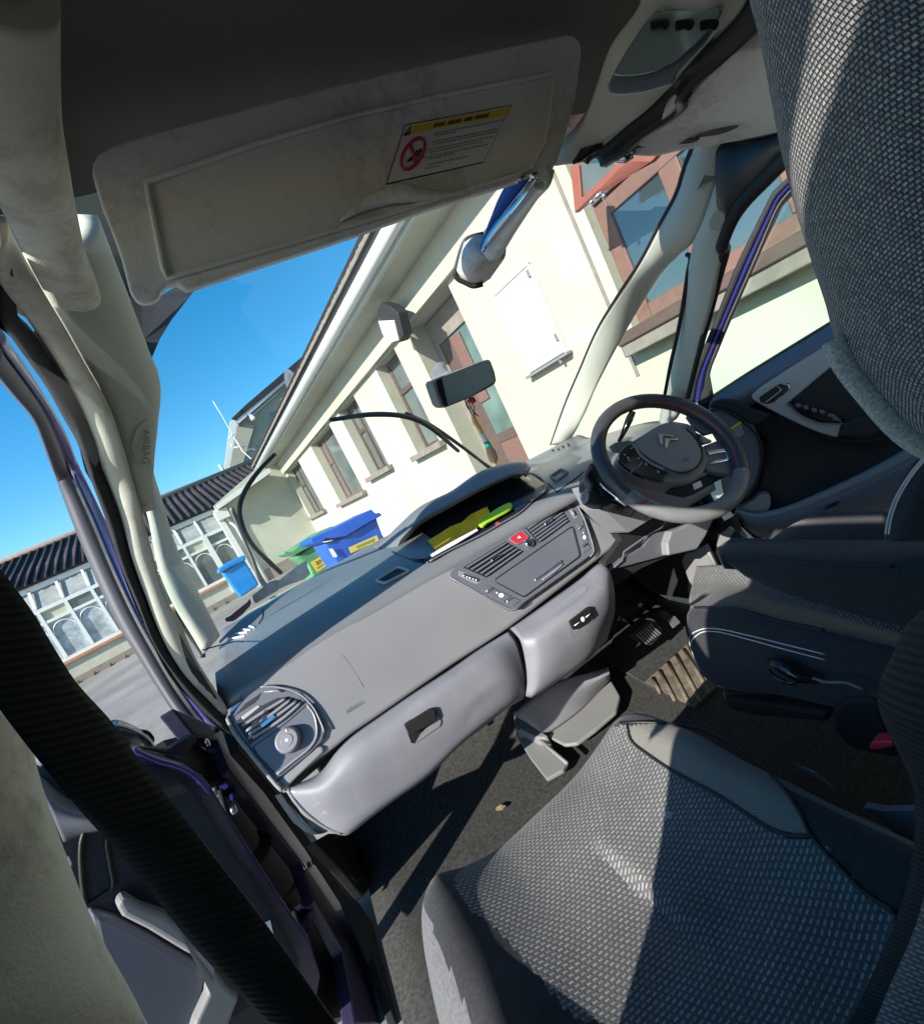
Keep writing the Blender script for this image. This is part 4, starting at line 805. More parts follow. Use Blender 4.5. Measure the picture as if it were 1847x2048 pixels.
# ------------------------------------------------ glovebox and cool box
def Yr(pts,ys): return [hy(p,y) for p,y in zip(pts,ys)]
gb=grid('glovebox',[
 Yr(q6((628,1005),(860,900),(1000,730),(1110,625),(1300,490),(1560,310),(1820,140))+[(960,1297),(1018,1262)],(1.02,1.015,1.015,1.01,1.01,1.01,1.01,1.01,1.01)),
 Yr(q6((640,1020),(880,930),(1040,770),(1160,680),(1360,560),(1620,370),(1870,190))+[(985,1305),(1036,1285)],(1.0,.985,.975,.97,.965,.965,.965,.97,.985)),
 Yr(q6((660,1060),(900,1010),(1080,900),(1250,800),(1480,700),(1740,520),(1980,330))+[(1010,1345),(1050,1335)],(.995,.965,.955,.95,.945,.945,.945,.95,.97)),
 Yr(q6((760,1210),(950,1180),(1150,1120),(1340,1010),(1600,850),(1850,630))+[(960,1400),(1022,1368),(1053,1358)],(.99,.965,.955,.95,.945,.945,.945,.95,.97)),
 Yr(q6((1010,1335),(1060,1335),(1220,1220),(1400,1090),(1660,905),(1900,675))+[(962,1452),(1016,1411),(1046,1394)],(.99,.975,.965,.96,.955,.955,.955,.96,.975)),
 Yr(q6((1010,1345),(1060,1340),(1220,1225),(1400,1095),(1660,910),(1900,680))+[(962,1454),(1017,1412),(1047,1395)],(1.06,1.06,1.06,1.06,1.06,1.06,1.06,1.06,1.06))],'dash2',car,50,40,.01)
gh=surf(gb)
plate('glovebox_handle',[gh(p,.011) for p in rnd(q6((1482,548),(1520,520),(1670,425),(1695,425),(1712,490),(1690,520),(1545,605),(1515,612)))],'black',gb,.012,.003)
decal('handle_recess',gh,q6((1500,580),(1690,420),(1755,520),(1740,560),(1560,680),(1535,675)),'black',gb,.0012)
decal('recess_floor',gh,q6((1600,610),(1700,510),(1725,450),(1752,520),(1740,555),(1562,678)),'lt',gb,.0028)
tube('bottom_edge',[gh(p,.0) for p in q6((640,1020),(700,1110),(800,1210),(920,1290),(1030,1335))],.004,'lt',gb,8,30)
tube('glovebox_gap',[hy(p,1.004) for p in q2((985,1297),(1040,1370),(1085,1480),(1100,1580),(1100,1700),(1092,1785))],.0045,'black',gb,8,30)
plate('kick_trim',[hx(p,x) for p,x in zip(q6((590,1045),(640,1120),(740,1250),(800,1310),(860,1335),(920,1330),(945,1310),(860,1250),(760,1150),(640,1030)),(-.715,-.715,-.715,-.71,-.70,-.69,-.68,-.69,-.70,-.71))],'lt',car,.02,.004)
plate('speaker_grille',[hx(p,-.70) for p in q6((960,1380),(1080,1310),(1200,1400),(1270,1520),(1240,1600),(1150,1690),(1100,1640))],'black',car,.02,.004)
plate('kick_panel',[hx(p,-.705) for p in q6((830,1390),(940,1330),(1130,1340),(1330,1560),(1320,1640),(1190,1790),(1050,1620))],'panel' if 0 else 'rubber',car,.02,.004)
cb=grid('cool_box',[
 Yr(q2((985,1297),(1110,1210),(1300,1075),(1480,945),(1640,822),(1700,880)),(1.0,.99,.985,.98,.98,1.0)),
 Yr(q2((1020,1330),(1150,1260),(1340,1130),(1530,990),(1690,880),(1722,930)),(.965,.955,.945,.94,.945,.975)),
 Yr(q2((1060,1400),(1170,1360),(1370,1220),(1560,1090),(1700,980),(1742,1040)),(.94,.915,.90,.895,.91,.96)),
 Yr(q2((1095,1560),(1200,1500),(1400,1380),(1590,1240),(1715,1130),(1742,1180)),(.94,.91,.895,.89,.905,.955)),
 Yr(q2((1105,1690),(1190,1680),(1420,1530),(1590,1390),(1690,1270),(1720,1270)),(.95,.925,.91,.905,.92,.96)),
 Yr(q2((1095,1785),(1150,1788),(1350,1660),(1540,1530),(1660,1400),(1690,1370)),(.97,.95,.935,.93,.945,.97)),
 Yr(q2((1097,1790),(1152,1790),(1350,1662),(1540,1532),(1660,1402),(1692,1372)),(1.06,1.06,1.06,1.06,1.06,1.06))],'dash2',car,40,40,.01)
ch=surf(cb)
decal('handle_recess',ch,q2((1405,1250),(1550,1135),(1582,1190),(1585,1240),(1445,1362),(1430,1350)),'lt',cb,.0014)
plate('cool_box_handle',[ch(p,.010) for p in rnd(q2((1405,1245),(1550,1142),(1560,1205),(1500,1260),(1430,1305)),.12)],'black',cb,.010,.002)
for q in (((1432,1272),(1470,1245)),((1512,1212),(1545,1188))): tube('handle_mark',[ch(p,.0112) for p in q2(*q)],.0012,'white',cb,6)
c=q2((1490,1228))[0]; mk('handle_symbol',[ch(p,.0114) for p in ell(c[0],c[1],3.6,4.6,14)],[tuple(range(14))],'white',cb,False)
decal('label_recess',ch,rnd(q2((1255,1195),(1500,1000),(1545,990),(1540,1035),(1320,1205))),'panelL',cb,.0008)
# ------------------------------------------------ lower centre stack and floor
base=grid('console_base',[Yr(q7((650,300),(930,85),(1330,-60)),(1.10,1.10,1.10)),[hz(p,.40) for p in q7((740,350),(1060,150),(1340,-10))],[hz(p,.325) for p in q7((880,445),(1130,260),(1345,35))]],'dash2',car,20,16,.01)
plate('foot_plate',[hz(p,.325) for p in rnd(q7((880,440),(1345,30),(1415,150),(1385,265),(1230,400),(1100,495),(1010,505)),.12)],'lt',car,.012,.004)
plate('console_lip',[hz(p,.345) for p in q7((640,290),(760,350),(890,440),(870,455),(800,452),(690,395),(662,410))],'lt',base,.05,.004)
plate('carpet_edge_trim',[hz(p,.318) for p in q7((650,420),(690,365),(800,445),(835,448),(1030,640),(1000,690),(880,755),(760,600))],'lt',car,.012,.003)
tube('trim_ridge',[hz(p,.333) for p in q7((820,450),(900,530),(1035,645))],.005,'lt',car,8)
grid('floor_carpet',[[V((x,y,z)) for x in (-.70,-.3,.1,.7)] for y,z in ((-1.5,.28),(0,.28),(.9,.285),(1.36,.287),(1.5,.40),(1.62,.62))],'carpet',car,20,30,.02)
grid('floor_tunnel',[[V((-.09,.05,.36)),V((-.04,.05,.39)),V((.06,.05,.39)),V((.11,.05,.36))],[V((-.09,.5,.34)),V((-.04,.5,.36)),V((.06,.5,.36)),V((.11,.5,.34))],[V((-.08,.7,.29)),V((-.04,.7,.30)),V((.06,.7,.30)),V((.10,.7,.29))]],'rubber',car,14,14,.05)
plate('bin_sticker',[hz(p,.2925) for p in q7((510,965),(545,945),(585,950),(560,980),(515,985))],mat('yellow_fleck',(.26,.20,.10),.8,.2,var=.6,vs=160),car,.001)
# driver side: column, lower dash, pedals, mat
plate('lower_dash',[hy(p,1.0) for p in q3((240,1195),(330,1330),(480,1440),(650,1350),(800,1270),(900,1260),(1260,1290),(1180,1480),(1110,1590),(850,1650),(600,1760),(310,1960),(270,1700),(420,1500))],'rubber',car,.03,.004)
plate('column_shroud',[hy(p,.93) for p in rnd(q3((130,1000),(250,1220),(480,1440),(690,1310),(800,1265),(560,1180),(300,980)),.1)],'dash',car,.08,.01,bseg=3)
plate('fuse_cover',[hy(p,.96) for p in q3((875,1420),(960,1390),(1060,1335),(1160,1280),(1265,1300),(1190,1460),(1110,1585),(850,1645),(840,1530))],'dash',car,.03,.005)
plate('knee_panel',[hy(p,.985) for p in q3((700,1440),(870,1415),(840,1640),(310,1780),(430,1670),(620,1560))],'panel',car,.02,.003)
tube('panel_edge',[hy(p,.98) for p in q3((310,1785),(425,1690),(440,1610),(680,1440),(780,1390),(840,1300))],.003,'panel',car,6)
plate('kick_trim',[hx(p,.66) for p in q4((770,262),(790,215),(860,190),(940,145),(990,240),(1060,395),(1030,420),(930,490),(810,500),(818,400))],'lt',car,.02,.005)
tube('kick_trim_edge',[hx(p,.655) for p in q4((940,145),(1000,260),(1062,395))],.006,'lt',car,8)
plate('driver_jamb',[hx(p,.70) for p in q4((930,90),(1040,0),(1140,-60),(1180,100),(1110,330),(1075,370),(1010,250))],'black',car,.03)
plate('jamb_paint',[hx(p,.715) for p in q3((1380,1320),(1420,1330),(1540,1500),(1440,1500),(1400,1420))],'paint_d',car,.02,.003)
plate('hinge_plate',[hx(p,.69) for p in q3((1310,1450),(1400,1380),(1440,1420),(1400,1500),(1290,1575),(1280,1550))],'lt',car,.01,.003)
mt=plate('floor_mat',[hz(p,.305) for p in q4((230,990),(500,1150),(860,1320),(1030,1170),(900,1060),(830,870),(800,740),(560,600),(300,700))],'carpet',car,.01,.003)
for a,b_ in (((565,1115),(615,1225)),((615,1060),(720,1275)),((675,1000),(830,1310)),((735,945),(905,1280)),((790,905),(970,1210))): tube('mat_rib',[hz(p,.309) for p in q4(a,b_)],.0055,'mat',mt,6)
plate('heel_pad',[hz(p,.3075) for p in q4((505,1140),(810,870),(905,1065),(1025,1168),(850,1318))],'mat',mt,.003,.001)
def pedal(px,y,armpx,label):
    o=plate('pedal',[hy(p,yy) for p,yy in zip(px,y)],'rubber',car,.02,.006); c=sum((v.co for v in o.data.vertices),V())/len(o.data.vertices)
    tube('pedal_arm',[hy(p,yy) for p,yy in armpx],.009,'black',o,8,16); return o
p1_=q4((410,800),(480,740),(540,690),(600,710),(635,760),(635,800),(560,880),(500,870),(430,830))
pe=pedal(p1_,[1.06]*9,[(q4((470,770))[0],1.10),(q4((380,690))[0],1.2),(q4((300,680))[0],1.3)],'b')
f=Fr(*[hy(p,1.055) for p in q4((415,800),(550,695),(640,780),(500,880))])
for i in range(7): f.box('pedal_rib',.1+i*.12,.15+i*.12,.1,.95,0,.004,'silver' if 0 else 'lt',pe)
pa=pedal(q4((610,640),(650,620),(755,690),(760,715),(720,755),(690,750),(640,700)),[1.10]*7,[(q4((640,670))[0],1.13),(q4((500,590))[0],1.25),(q4((370,560))[0],1.4)],'a')
f=Fr(*[hy(p,1.095) for p in q4((640,640),(690,660),(760,710),(700,752))])
f=Fr(*[hy(p,1.095) for p in q4((660,690),(715,655),(762,708),(705,755))])
for i in range(6): f.box('pedal_rib',.06+i*.16,.13+i*.16,.05,.95,0,.004,'lt',pa)
# ================================================================== STEERING WHEEL
Cw=V((.41,.80,.96)); wn=V((math.sin(R_(-5))*math.cos(R_(32)),-math.cos(R_(-5))*math.cos(R_(32)),math.sin(R_(32)))).normalized()
we1=wn.cross(V((0,0,1))).normalized()*-1; 
if we1.x<0: we1=-we1
we2=we1.cross(wn).normalized()
if we2.z<0: we2=-we2
def WP(o=0): return (Cw+wn*o,wn)
def wp(pts,o=0): return [hp(p,WP(o)) for p in pts]
def wring(r,o,n=64): return [Cw+wn*o+we1*r*math.cos(t)+we2*r*math.sin(t) for t in [2*math.pi*i/n for i in range(n)]]
sw=empty('steering_wheel_hub',Cw,'x','x'); bpy.data.objects.remove(sw)
rim=tube('steering_wheel',wring(.1755,0),.0190,'rimdark',car,16,None,True)
tube('lower_rim_sunlit',[Cw+we1*.1755*math.cos(t)+we2*.1755*math.sin(t) for t in [R_(192)+R_(118)*i/40 for i in range(41)]],.0194,'rim_sunlit',rim,16)  # smooth leather arc; its pale colour paints the sun on it
tube('rim_stitching',[Cw+wn*.0105+we1*.1605*math.cos(t)+we2*.1605*math.sin(t) for t in [R_(128)+R_(118)*i/40 for i in range(41)]],.0013,'stitch',rim,5)
tube('rim_stitching',[Cw+wn*.0105+we1*.1605*math.cos(t)+we2*.1605*math.sin(t) for t in [R_(-52)+R_(118)*i/40 for i in range(41)]],.0013,'stitch',rim,5)
tube('rim_stitching',[hp(p,WP(.0196)) for p in q3((640,1050),(672,1080),(665,1120),(630,1160),(585,1170),(545,1158))],.0016,'stitch',rim,5,20)
sd=plate('hub_shell',wp(q3((395,725),(430,660),(490,615),(640,520),(760,450),(850,425),(1010,480),(1110,580),(1190,690),(1207,780),(1175,880),(1100,945),(1000,980),(880,985),(780,970),(620,930),(480,860),(405,790)),-.002),'lt',rim,.05,.008,smooth=60)
plate('airbag_pad',wp(q3((530,612),(620,556),(720,490),(800,445),(860,430),(930,440),(1010,490),(1090,570),(1140,660),(1152,740),(1130,800),(1080,850),(1000,880),(920,882),(840,855),(740,805),(650,750),(590,700)),.012),'leather' if 0 else 'lt',rim,.02,.006,smooth=60)
tube('pad_joint',wp(q3((530,615),(590,700),(650,752),(740,807),(840,858),(920,885),(1000,884),(1080,854),(1132,803),(1154,742),(1142,660),(1092,570),(1010,490)),.009),.0022,'black',rim,6,60)
plate('button_pod',wp(q3((400,725),(445,655),(520,625),(560,690),(640,775),(740,835),(812,870),(800,965),(700,945),(600,915),(490,850),(405,775)),.0065),'gloss',rim,.012,.003,smooth=50)
plate('button_pod',wp(q3((1010,470),(1060,500),(1180,560),(1250,600),(1160,625),(1110,570),(1060,520)),.006),'panelL',rim,.01,.003)
for q in (((1100,525),(1150,545),(1135,590),(1100,565)),((1145,575),(1230,585),(1240,605),(1165,620))): plate('wheel_button',wp(q3(*q),.009),'gloss' if q[0][0]==1100 else 'lt',rim,.003,.001)
ch=[((750,530),(888,546),(884,560),(796,548),(797,625),(776,632)),((812,577),(932,575),(928,591),(852,593),(832,664),(813,656))]
for q in ch: plate('emblem_chevron',wp(q3(*q),.0165),'chrome',rim,.004,.0008)
for i,q in enumerate([((505,668),(525,655)),((440,722),(455,728)),((470,745),(490,760)),((480,765),(497,778)),((570,762),(585,748)),((632,810),(652,812)),((640,800),(645,822))]): tube('button_mark',wp(q3(*q),.0075),.0009,'white',rim,5)
tube('silver_divider',wp(q3((505,893),(530,855),(575,830),(610,785)),.0075),.0016,'panelL',rim,6,12)
tube('silver_curve',wp(q3((520,628),(545,650),(575,705),(620,755),(700,810),(810,862)),.009),.004,'lt',rim,6,30)
tube('home_symbol',wp(q3((745,880),(750,870),(762,875),(760,888),(748,888),(745,880)),.0075),.0007,'white',rim,4)
hf=Fr(*wp(q3((975,760),(1045,735),(1045,775),(975,800)),.0135)); text(hf,'AIRBAG',.0,.8,.007,'ink',rim,'airbag_lettering',sx=.62)
plate('wheel_spoke',wp(q3((1120,700),(1170,640),(1300,590),(1400,540),(1470,640),(1480,780),(1450,900),(1360,900),(1230,880),(1190,860)),-.006),'panel',rim,.015,.003)
plate('spoke_trim',wp(q3((1198,692),(1290,672),(1420,660),(1435,700),(1448,762),(1350,785),(1222,808),(1260,780),(1375,755),(1365,695),(1300,705),(1210,722)),-.001),'chrome',rim,.006,.0015)
plate('wheel_spoke',wp(q3((300,560),(410,600),(460,640),(420,760),(380,760),(280,640)),-.02),'panel',rim,.012,.003) if 0 else None
plate('lower_spoke',wp(q3((820,1060),(930,985),(1100,945),(1250,880),(1380,870),(1400,900),(1230,990),(1090,1070),(1000,1100)),-.02),'rubber',rim,.012,.003)
plate('sticker',wp(q3((1065,992),(1138,960),(1156,1010),(1082,1046)),-.018),'white',rim,.001)
plate('paddle_spoke',wp(q3((1010,370),(1060,340),(1180,420),(1290,510),(1180,540),(1090,480)),-.006),'leather',rim,.01,.003)
# column with stalk and chrome accent
plate('steering_column',[hp(p,WP(-.05)) for p in q3((90,860),(150,770),(260,850),(400,980),(560,1120),(592,1215),(500,1190),(300,1140),(120,1040),(75,950))],'gloss',car,.06,.01)
tube('column_accent',[hp(p,WP(-.04)) for p in q3((222,985),(290,1050),(370,1110),(465,1195))],[.002,.004,.007,.002],'chrome',car,8,20)
tube('column_stalk',[hp(p,WP(o)) for p,o in zip(q3((290,1150),(240,1120),(200,1150),(150,1135),(95,1115)),(-.06,-.05,-.045,-.04,-.035))],[.016,.010,.019,.021,.018],'rubber',car,14,24)
tube('stalk_end',[hp(p,WP(o)) for p,o in zip(q3((98,1117),(80,1112)),(-.034,-.032))],[.0165,.0145],'panelL',car,16)
tube('stalk_ring',[hp(p,WP(-.0325)) for p in [q3((80+34*math.cos(t),1112+38*math.sin(t)))[0] for t in [i*math.pi/8 for i in range(16)]]],.0022,'silver',car,6,None,True)
tube('gear_selector',[hp(p,WP(o)) for p,o in zip(q3((400,595),(430,540),(470,450),(500,380),(525,330)),(-.08,-.05,-.03,-.02,-.01))],[.006,.006,.008,.010,.008],'gloss',car,10,20)
plate('selector_gate',[hp(p,WP(-.07)) for p in q3((300,650),(360,610),(480,590),(560,600),(520,640),(420,680))],'dash',car,.02,.004)
plate('ignition',[hy(p,.92) for p in q3((665,1300),(700,1260),(735,1235),(745,1250),(700,1300))],'chrome',car,.01,.003)
# ================================================================== SEATS
def proj(P):
    d=P-C; z=d.dot(fw); return (923.5+F*d.dot(rx)/z,1024-F*d.dot(ry)/z)
def inside(p,poly):
    x,y=p; r=False; n=len(poly)
    for i in range(n):
        (x1,y1),(x2,y2)=poly[i],poly[(i+1)%n]
        if (y1>y)!=(y2>y) and x<(x2-x1)*(y-y1)/(y2-y1)+x1: r=not r
    return r
def addmats(o,ms): 
    for m in ms: o.data.materials.append(M[m])
def cushion(name,parent,xc,hw,yf,yr,z,px_insert=None,px_bol=None,nu=150,nv=160):
    X=[-hw-.015,-hw-.02,-hw+.012,-hw+.05,-hw+.10,-.09,0,.09,hw-.10,hw-.05,hw-.012,hw+.02,hw+.015]; Z=[-.17,-.06,.030,.052,.020,-.006,-.012,-.006,.014,.034,.018,-.06,-.17]
    rows=[]
    for y,dz,sc,rnd_ in ((yf-.03,-.17,.92,.25),(yf+.012,-.09,.95,.5),(yf+.004,-.025,.96,.8),(yf-.035,.004,.98,1),(yf-.12,.010,1,.9),(yf-.3,-.004,1,1.15),(yr+.1,-.015,1,1.3),(yr,-.015,1,1.3)):
        rows.append([V((xc+a*sc,y-(abs(a)/hw)**4*.035*(1 if y>yf-.2 else 0),z+dz+(b if b>-.05 else max(b,-.20-dz))*rnd_)) for a,b in zip(X,Z)])
    fa,fb=hz((1180,1690),.575),hz((1420,1895),.57); fd=(fb-fa).normalized(); fn=V((-fd.y,fd.x,0)); fl_=(fb-fa).length
    def fold(p,u,v):
        s_=(p-fa).dot(fd)/fl_; d=(p-fa).dot(fn)
        if -.2<s_<1.2:
            w_=max(0,1-(2*s_-1)**2)**.7 if 0<s_<1 else 0
            p=p+V((0,0,w_*(.007*math.tanh(d/.006)*math.exp(-(d/.05)**2)-.006*math.exp(-(d/.007)**2))))
        return p+V((0,0,.0015*math.sin(p.x*31+p.y*17)+.001*math.sin(p.y*47-p.x*23)))
    o=grid(name,rows,'fabric',parent,nu,nv,.02,f3=fold)
    me=o.data; addmats(o,['insert','bolster','fabric_sunlit'])
    uv=me.uv_layers[0].data
    for p in me.polygons:
        for li in p.loop_indices:
            c=me.vertices[me.loops[li].vertex_index].co; uv[li].uv=(c.x+.02*math.sin(c.y*9),c.y)
        q=proj(p.center)
        if px_insert and inside(q,px_insert): p.material_index=1
        elif px_bol and inside(q,px_bol): p.material_index=2
        elif px_insert and abs(p.center.x-xc)>hw-.03: p.material_index=3  # outer sides take the cloth with sunlight in its colour
    return o
ps=bpy.data.objects.new('front_seat',None); 
def part_empty(name,label):
    o=bpy.data.objects.new(name,None); COL.objects.link(o); o.parent=car; o.matrix_parent_inverse=Matrix.Translation(-world(car)); o['label']=label; return o
ps=part_empty('front_seat','passenger seat with speckled dark weave, its front half in sunlight')
ins=q7((205,1500),(330,1320),(560,1030),(860,760),(1250,420),(1300,400))+q7((1470,350),(1340,380))[:0]+[(1255,1445),(1262,1470)]+q8((490,640),(560,700),(680,780),(900,900),(1100,1030),(1200,1070),(1300,1080),(1340,1080),(1450,1230),(1560,1340),(1680,1400),(1700,1500),(1600,1750),(1450,2000),(600,2000),(230,1900),(0,1640),(-140,1480),(-260,1400))
bol=[(1255,1440)]+q8((470,570),(560,560),(690,570),(800,590),(930,650),(1060,740),(1170,850),(1250,960),(1300,1080),(1220,1075),(1100,1030),(900,900),(680,780),(560,700),(490,640))
pc=cushion('cushion',ps,-.315,.262,.705,-.02,.583,ins,bol)
ph=surf(pc)
for q in (q8((470,565),(490,640),(560,700),(680,780),(900,900),(1100,1030),(1200,1070),(1310,1075)),q8((440,560),(560,558),(690,570),(800,590),(930,650),(1060,740),(1170,850),(1250,960),(1310,1075),(1450,1230),(1560,1340),(1690,1420))):
    tube('seam',[ph((p.x,p.y),.0008) for p in cr([V((*p,0)) for p in q],70)],.0026,'black',pc,6)
decal('lint_mark',ph,q8((635,985),(655,960),(680,970),(665,1000)),'inkg',pc,.001)
# backrest of the passenger seat, seen edge-on at the right of the picture
bl=[(1840,1225),(1808,1255),(1783,1309),(1763,1349),(1752,1386),(1755,1413),(1768,1450),(1786,1487),(1806,1527),(1823,1572),(1829,1640),(1816,1750),(1794,1829),(1772,1886),(1733,1969),(1690,2070)]
bd=[.40,.40,.405,.41,.415,.42,.43,.44,.455,.47,.50,.545,.58,.61,.66,.72]
A=[hd(p,d) for p,d in zip(bl,bd)]; B=[C+(hd((p[0]+330+i*12,p[1]+40),d-.10)-C) for i,(p,d) in enumerate(zip(bl,bd))]
bkr=strip('backrest',A,B,'ribbed',ps,60,14,.012,.09)
strip('backrest_insert',[a.lerp(b,.12)+(C-a).normalized()*.021 for a,b in zip(A[9:],B[9:])],[a.lerp(b,.9)+(C-a).normalized()*.021 for a,b in zip(A[9:],B[9:])],'insert',bkr,40,8,.012,.004)
grid('backrest_top',[[hd(p,d) for p,d in zip([(1805,1262),(1830,1268),(1860,1275),(1900,1282)],(.398,.385,.375,.37))],[hd(p,.40) for p in [(1812,1250),(1832,1242),(1862,1240),(1900,1240)]],[hd(p,.43) for p in [(1825,1238),(1845,1224),(1870,1214),(1900,1208)]]],'fabric_sunlit',ps,14,10,.02)  # backrest top, sunlight put into its lighter cloth colour
plate('backrest_body',[V((-.575,.10,.60)),V((-.03,.10,.60)),V((-.06,-.075,1.06)),V((-.12,-.10,1.10)),V((-.50,-.10,1.10)),V((-.555,-.075,1.06))],'fabric',ps,.12,.03)
# head restraint, very close to the camera
hl=[(1490,-90),(1497,0),(1508,40),(1524,110),(1541,200),(1560,300),(1590,420),(1627,540),(1650,610),(1668,680),(1690,730),(1737,790),(1790,850),(1838,888),(1900,915)]
hdist=[.215]*15
Hh=[]
for i,(p,d) in enumerate(zip(hl,hdist)):
    row=[hd(p,d+.012)]
    for f_,dd in ((.02,-.004),(.07,-.018),(.18,-.036),(.36,-.052),(.6,-.06),(1,-.06)): row.append(hd((p[0]+640*f_,p[1]-60*f_),d+dd))
    Hh.append(row)
hr=grid('head_restraint',Hh,'head',ps,60,60,.07)
hu=hr.data.uv_layers[0].data
tube('restraint_piping',[hd((p[0]+4,p[1]-3),.209) for p in hl[9:]],.0045,'head',hr,8,40)
# driver seat
ds=part_empty('front_seat','driver seat beyond, dark cloth with white double stitching and a padded armrest')
S1=q4((795,600),(870,604),(1130,606),(1480,700),(1650,735),(1830,775))+[(1760,1330)]
top_far=q4((1060,395),(1110,330),(1230,375),(1500,500),(1830,605))+[(1740,1250),(1800,1262)]
rowT=[hz(p,.60) for p in [q4(a)[0] for a in ((1000,440),(1080,380),(1225,375),(1500,495),(1800,600))]]
ctop=[[hz(p,.615) for p in q4((880,300),(1120,290),(1300,330),(1560,440),(1900,560),(2560,760))],[hz(p,.605) for p in q4((830,520),(1020,440),(1225,450),(1500,560),(1860,660),(2560,840))],
 [hx(p,.135) for p in q4((835,605),(1000,606),(1180,610),(1480,700),(1840,778),(2560,950))],
 [hx(p,.118) for p in q4((812,660),(980,690),(1180,730),(1480,810),(1840,900),(2560,1090))],
 [hx(p,.112) for p in q4((825,800),(1000,840),(1200,880),(1500,960),(1860,1060),(2560,1230))],
 [hx(p,.118) for p in q4((880,1000),(1010,1060),(1200,1100),(1500,1150),(1860,1230),(2560,1370))],
 [hx(p,.13) for p in q4((915,1090),(1040,1180),(1240,1215),(1500,1240),(1860,1320),(2560,1460))]]
dc=grid('cushion',ctop,'fabric',ds,60,60,.03); addmats(dc,['insert'])
insd=q4((640,480),(800,620),(870,607),(1130,607),(1300,650),(1480,702),(1650,738),(1900,800),(1900,540),(1230,300),(1100,250))
for p in dc.data.polygons:
    if p.center.z>.588 and p.center.x>.137: p.material_index=1
for p in dc.data.polygons:
    for li in p.loop_indices:
        c=dc.data.vertices[dc.data.loops[li].vertex_index].co; dc.data.uv_layers[0].data[li].uv=(c.x,c.y)
dh=surf(dc)
tube('cushion_seam',[dh(p,.001) for p in q4((870,606),(1000,606),(1150,610),(1480,702),(1650,738),(1815,772))],.003,'black',dc,6,40)
for o in (0,22): tube('double_stitch',[dh(p,.0008) for p in q4((905,1060),(850,930),(828+o*.6,850),(850+o,790+o),(930,755+o),(1040,755+o),(1250,800+o*1.3),(1500,862+o*1.6),(1815,940+o*1.8))],.0011,'thread',dc,5,60)
# front face of the driver cushion and far bolster
grid('far_bolster',[[hx(p,.58) for p in q5((560,925),(720,812),(880,735),(1040,700),(1300,690),(1560,690))],[hx(p,.52) for p in q5((560,930),(740,840),(900,830),(1100,820),(1300,815),(1560,820))],[hx(p,.48) for p in q5((560,940),(760,925),(900,930),(1100,935),(1300,940),(1560,950))]],'fabric',ds,24,14,.05)
grid('front_roll',[[hz(p,.60) for p in q4((1110,330),(1000,430),(870,560),(800,605))],[V((x,.74,.56)) for x in (.36,.30,.22,.155)],[V((x,.735,.46)) for x in (.36,.30,.22,.155)]],'fabric',ds,14,12,.03) if 0 else None
da=grid('armrest',[[hx(p,.265) for p in q5((265,910),(420,913),(800,922),(1300,928),(1640,930),(1900,940))],[hx(p,.25) for p in q5((190,950),(400,945),(800,950),(1300,955),(1640,955),(1900,960))],
 [hx(p,.20) for p in q5((150,1005),(380,1010),(800,1030),(1300,1040),(1600,1040),(1900,1040))],
 [hx(p,.172) for p in q5((165,1060),(380,1090),(800,1110),(1300,1130),(1600,1140),(1900,1150))],
 [hx(p,.168) for p in q5((200,1100),(400,1150),(800,1185),(1300,1210),(1600,1225),(1900,1250))],
 [hx(p,.172) for p in q5((270,1150),(440,1230),(800,1290),(1300,1360),(1560,1420),(1900,1500))],
 [hx(p,.18) for p in q5((350,1215),(560,1320),(900,1440),(1300,1550),(1640,1640),(1900,1700))]],'fabric',ds,40,40,.03)
tube('armrest_crease',[surf(da)(p,0) for p in q5((400,1050),(620,1090),(900,1115),(1200,1125),(1560,1145))],.002,'black',da,6,30)
db=grid('backrest',[[hx(p,.20) for p in q5((1485,935),(1482,860),(1520,700),(1590,500),(1700,320),(1850,180))],[hx(p,.19) for p in q5((1620,940),(1640,850),(1690,700),(1760,520),(1850,380),(1960,250))],[hx(p,.20) for p in q5((1900,950),(1960,850),(2000,700),(2050,520),(2100,400),(2150,300))]],'fabric',ds,24,20,.05)
bh=surf(db)
for o in (0,26): tube('double_stitch',[bh(p,.001) for p in q5((1500+o,880),(1520+o,760),(1575+o,600),(1680+o,420),(1800+o,270))],.0014,'thread',db,5,40)
tube('recline_lever',[hx(p,x) for p,x in zip(q4((1420,995),(1470,1015),(1560,1060),(1640,1105),(1760,1130)),(.095,.09,.09,.09,.095))],[.007,.010,.012,.009,.005],'gloss',ds,10,30)
tube('lever_grip',[hx(p,.09) for p in q4((1400,1060),(1460,1110),(1550,1150),(1610,1140),(1640,1100))],.0035,'gloss',ds,8,30)
tube('lever_edge',[hx(p,.088) for p in [(1625,1356),(1650,1364),(1692,1366),(1727,1379)]],.0025,'panel',ds,6,20)
plate('seat_rail',[hx(p,.14) for p in q4((1060,1215),(1400,1210),(1800,1250),(1830,1360),(1100,1330))],'black',ds,.03,.006)
plate('rail_cover',[hx(p,.125) for p in q4((1075,1260),(1200,1275),(1830,1370),(1830,1440),(1300,1390),(1110,1340))],'panel' if 0 else 'rubber',ds,.03,.006)
plate('hinge_cover',[hx(p,.11) for p in [(1664,1415),(1680,1400),(1727,1392),(1757,1406),(1775,1450),(1800,1520),(1700,1500),(1660,1460)]],'rubber',ds,.04,.008)
bk_=plate('belt_buckle',[hx(p,.03) for p in [(1736,1492),(1745,1484),(1780,1483),(1786,1489),(1784,1494),(1740,1501)]],'red',ds,.02,.003)
plate('buckle_tongue',[hx(p,.032) for p in [(1745,1480),(1751,1481),(1757,1486),(1746,1487)]],'chrome',ds,.004)
plate('seat_side_trim',[hx(p,-.03) for p in [(1726,1615),(1765,1622),(1829,1622),(1826,1700),(1815,1690),(1780,1660)]],'bluebin' if 0 else 'panel',ps,.01)
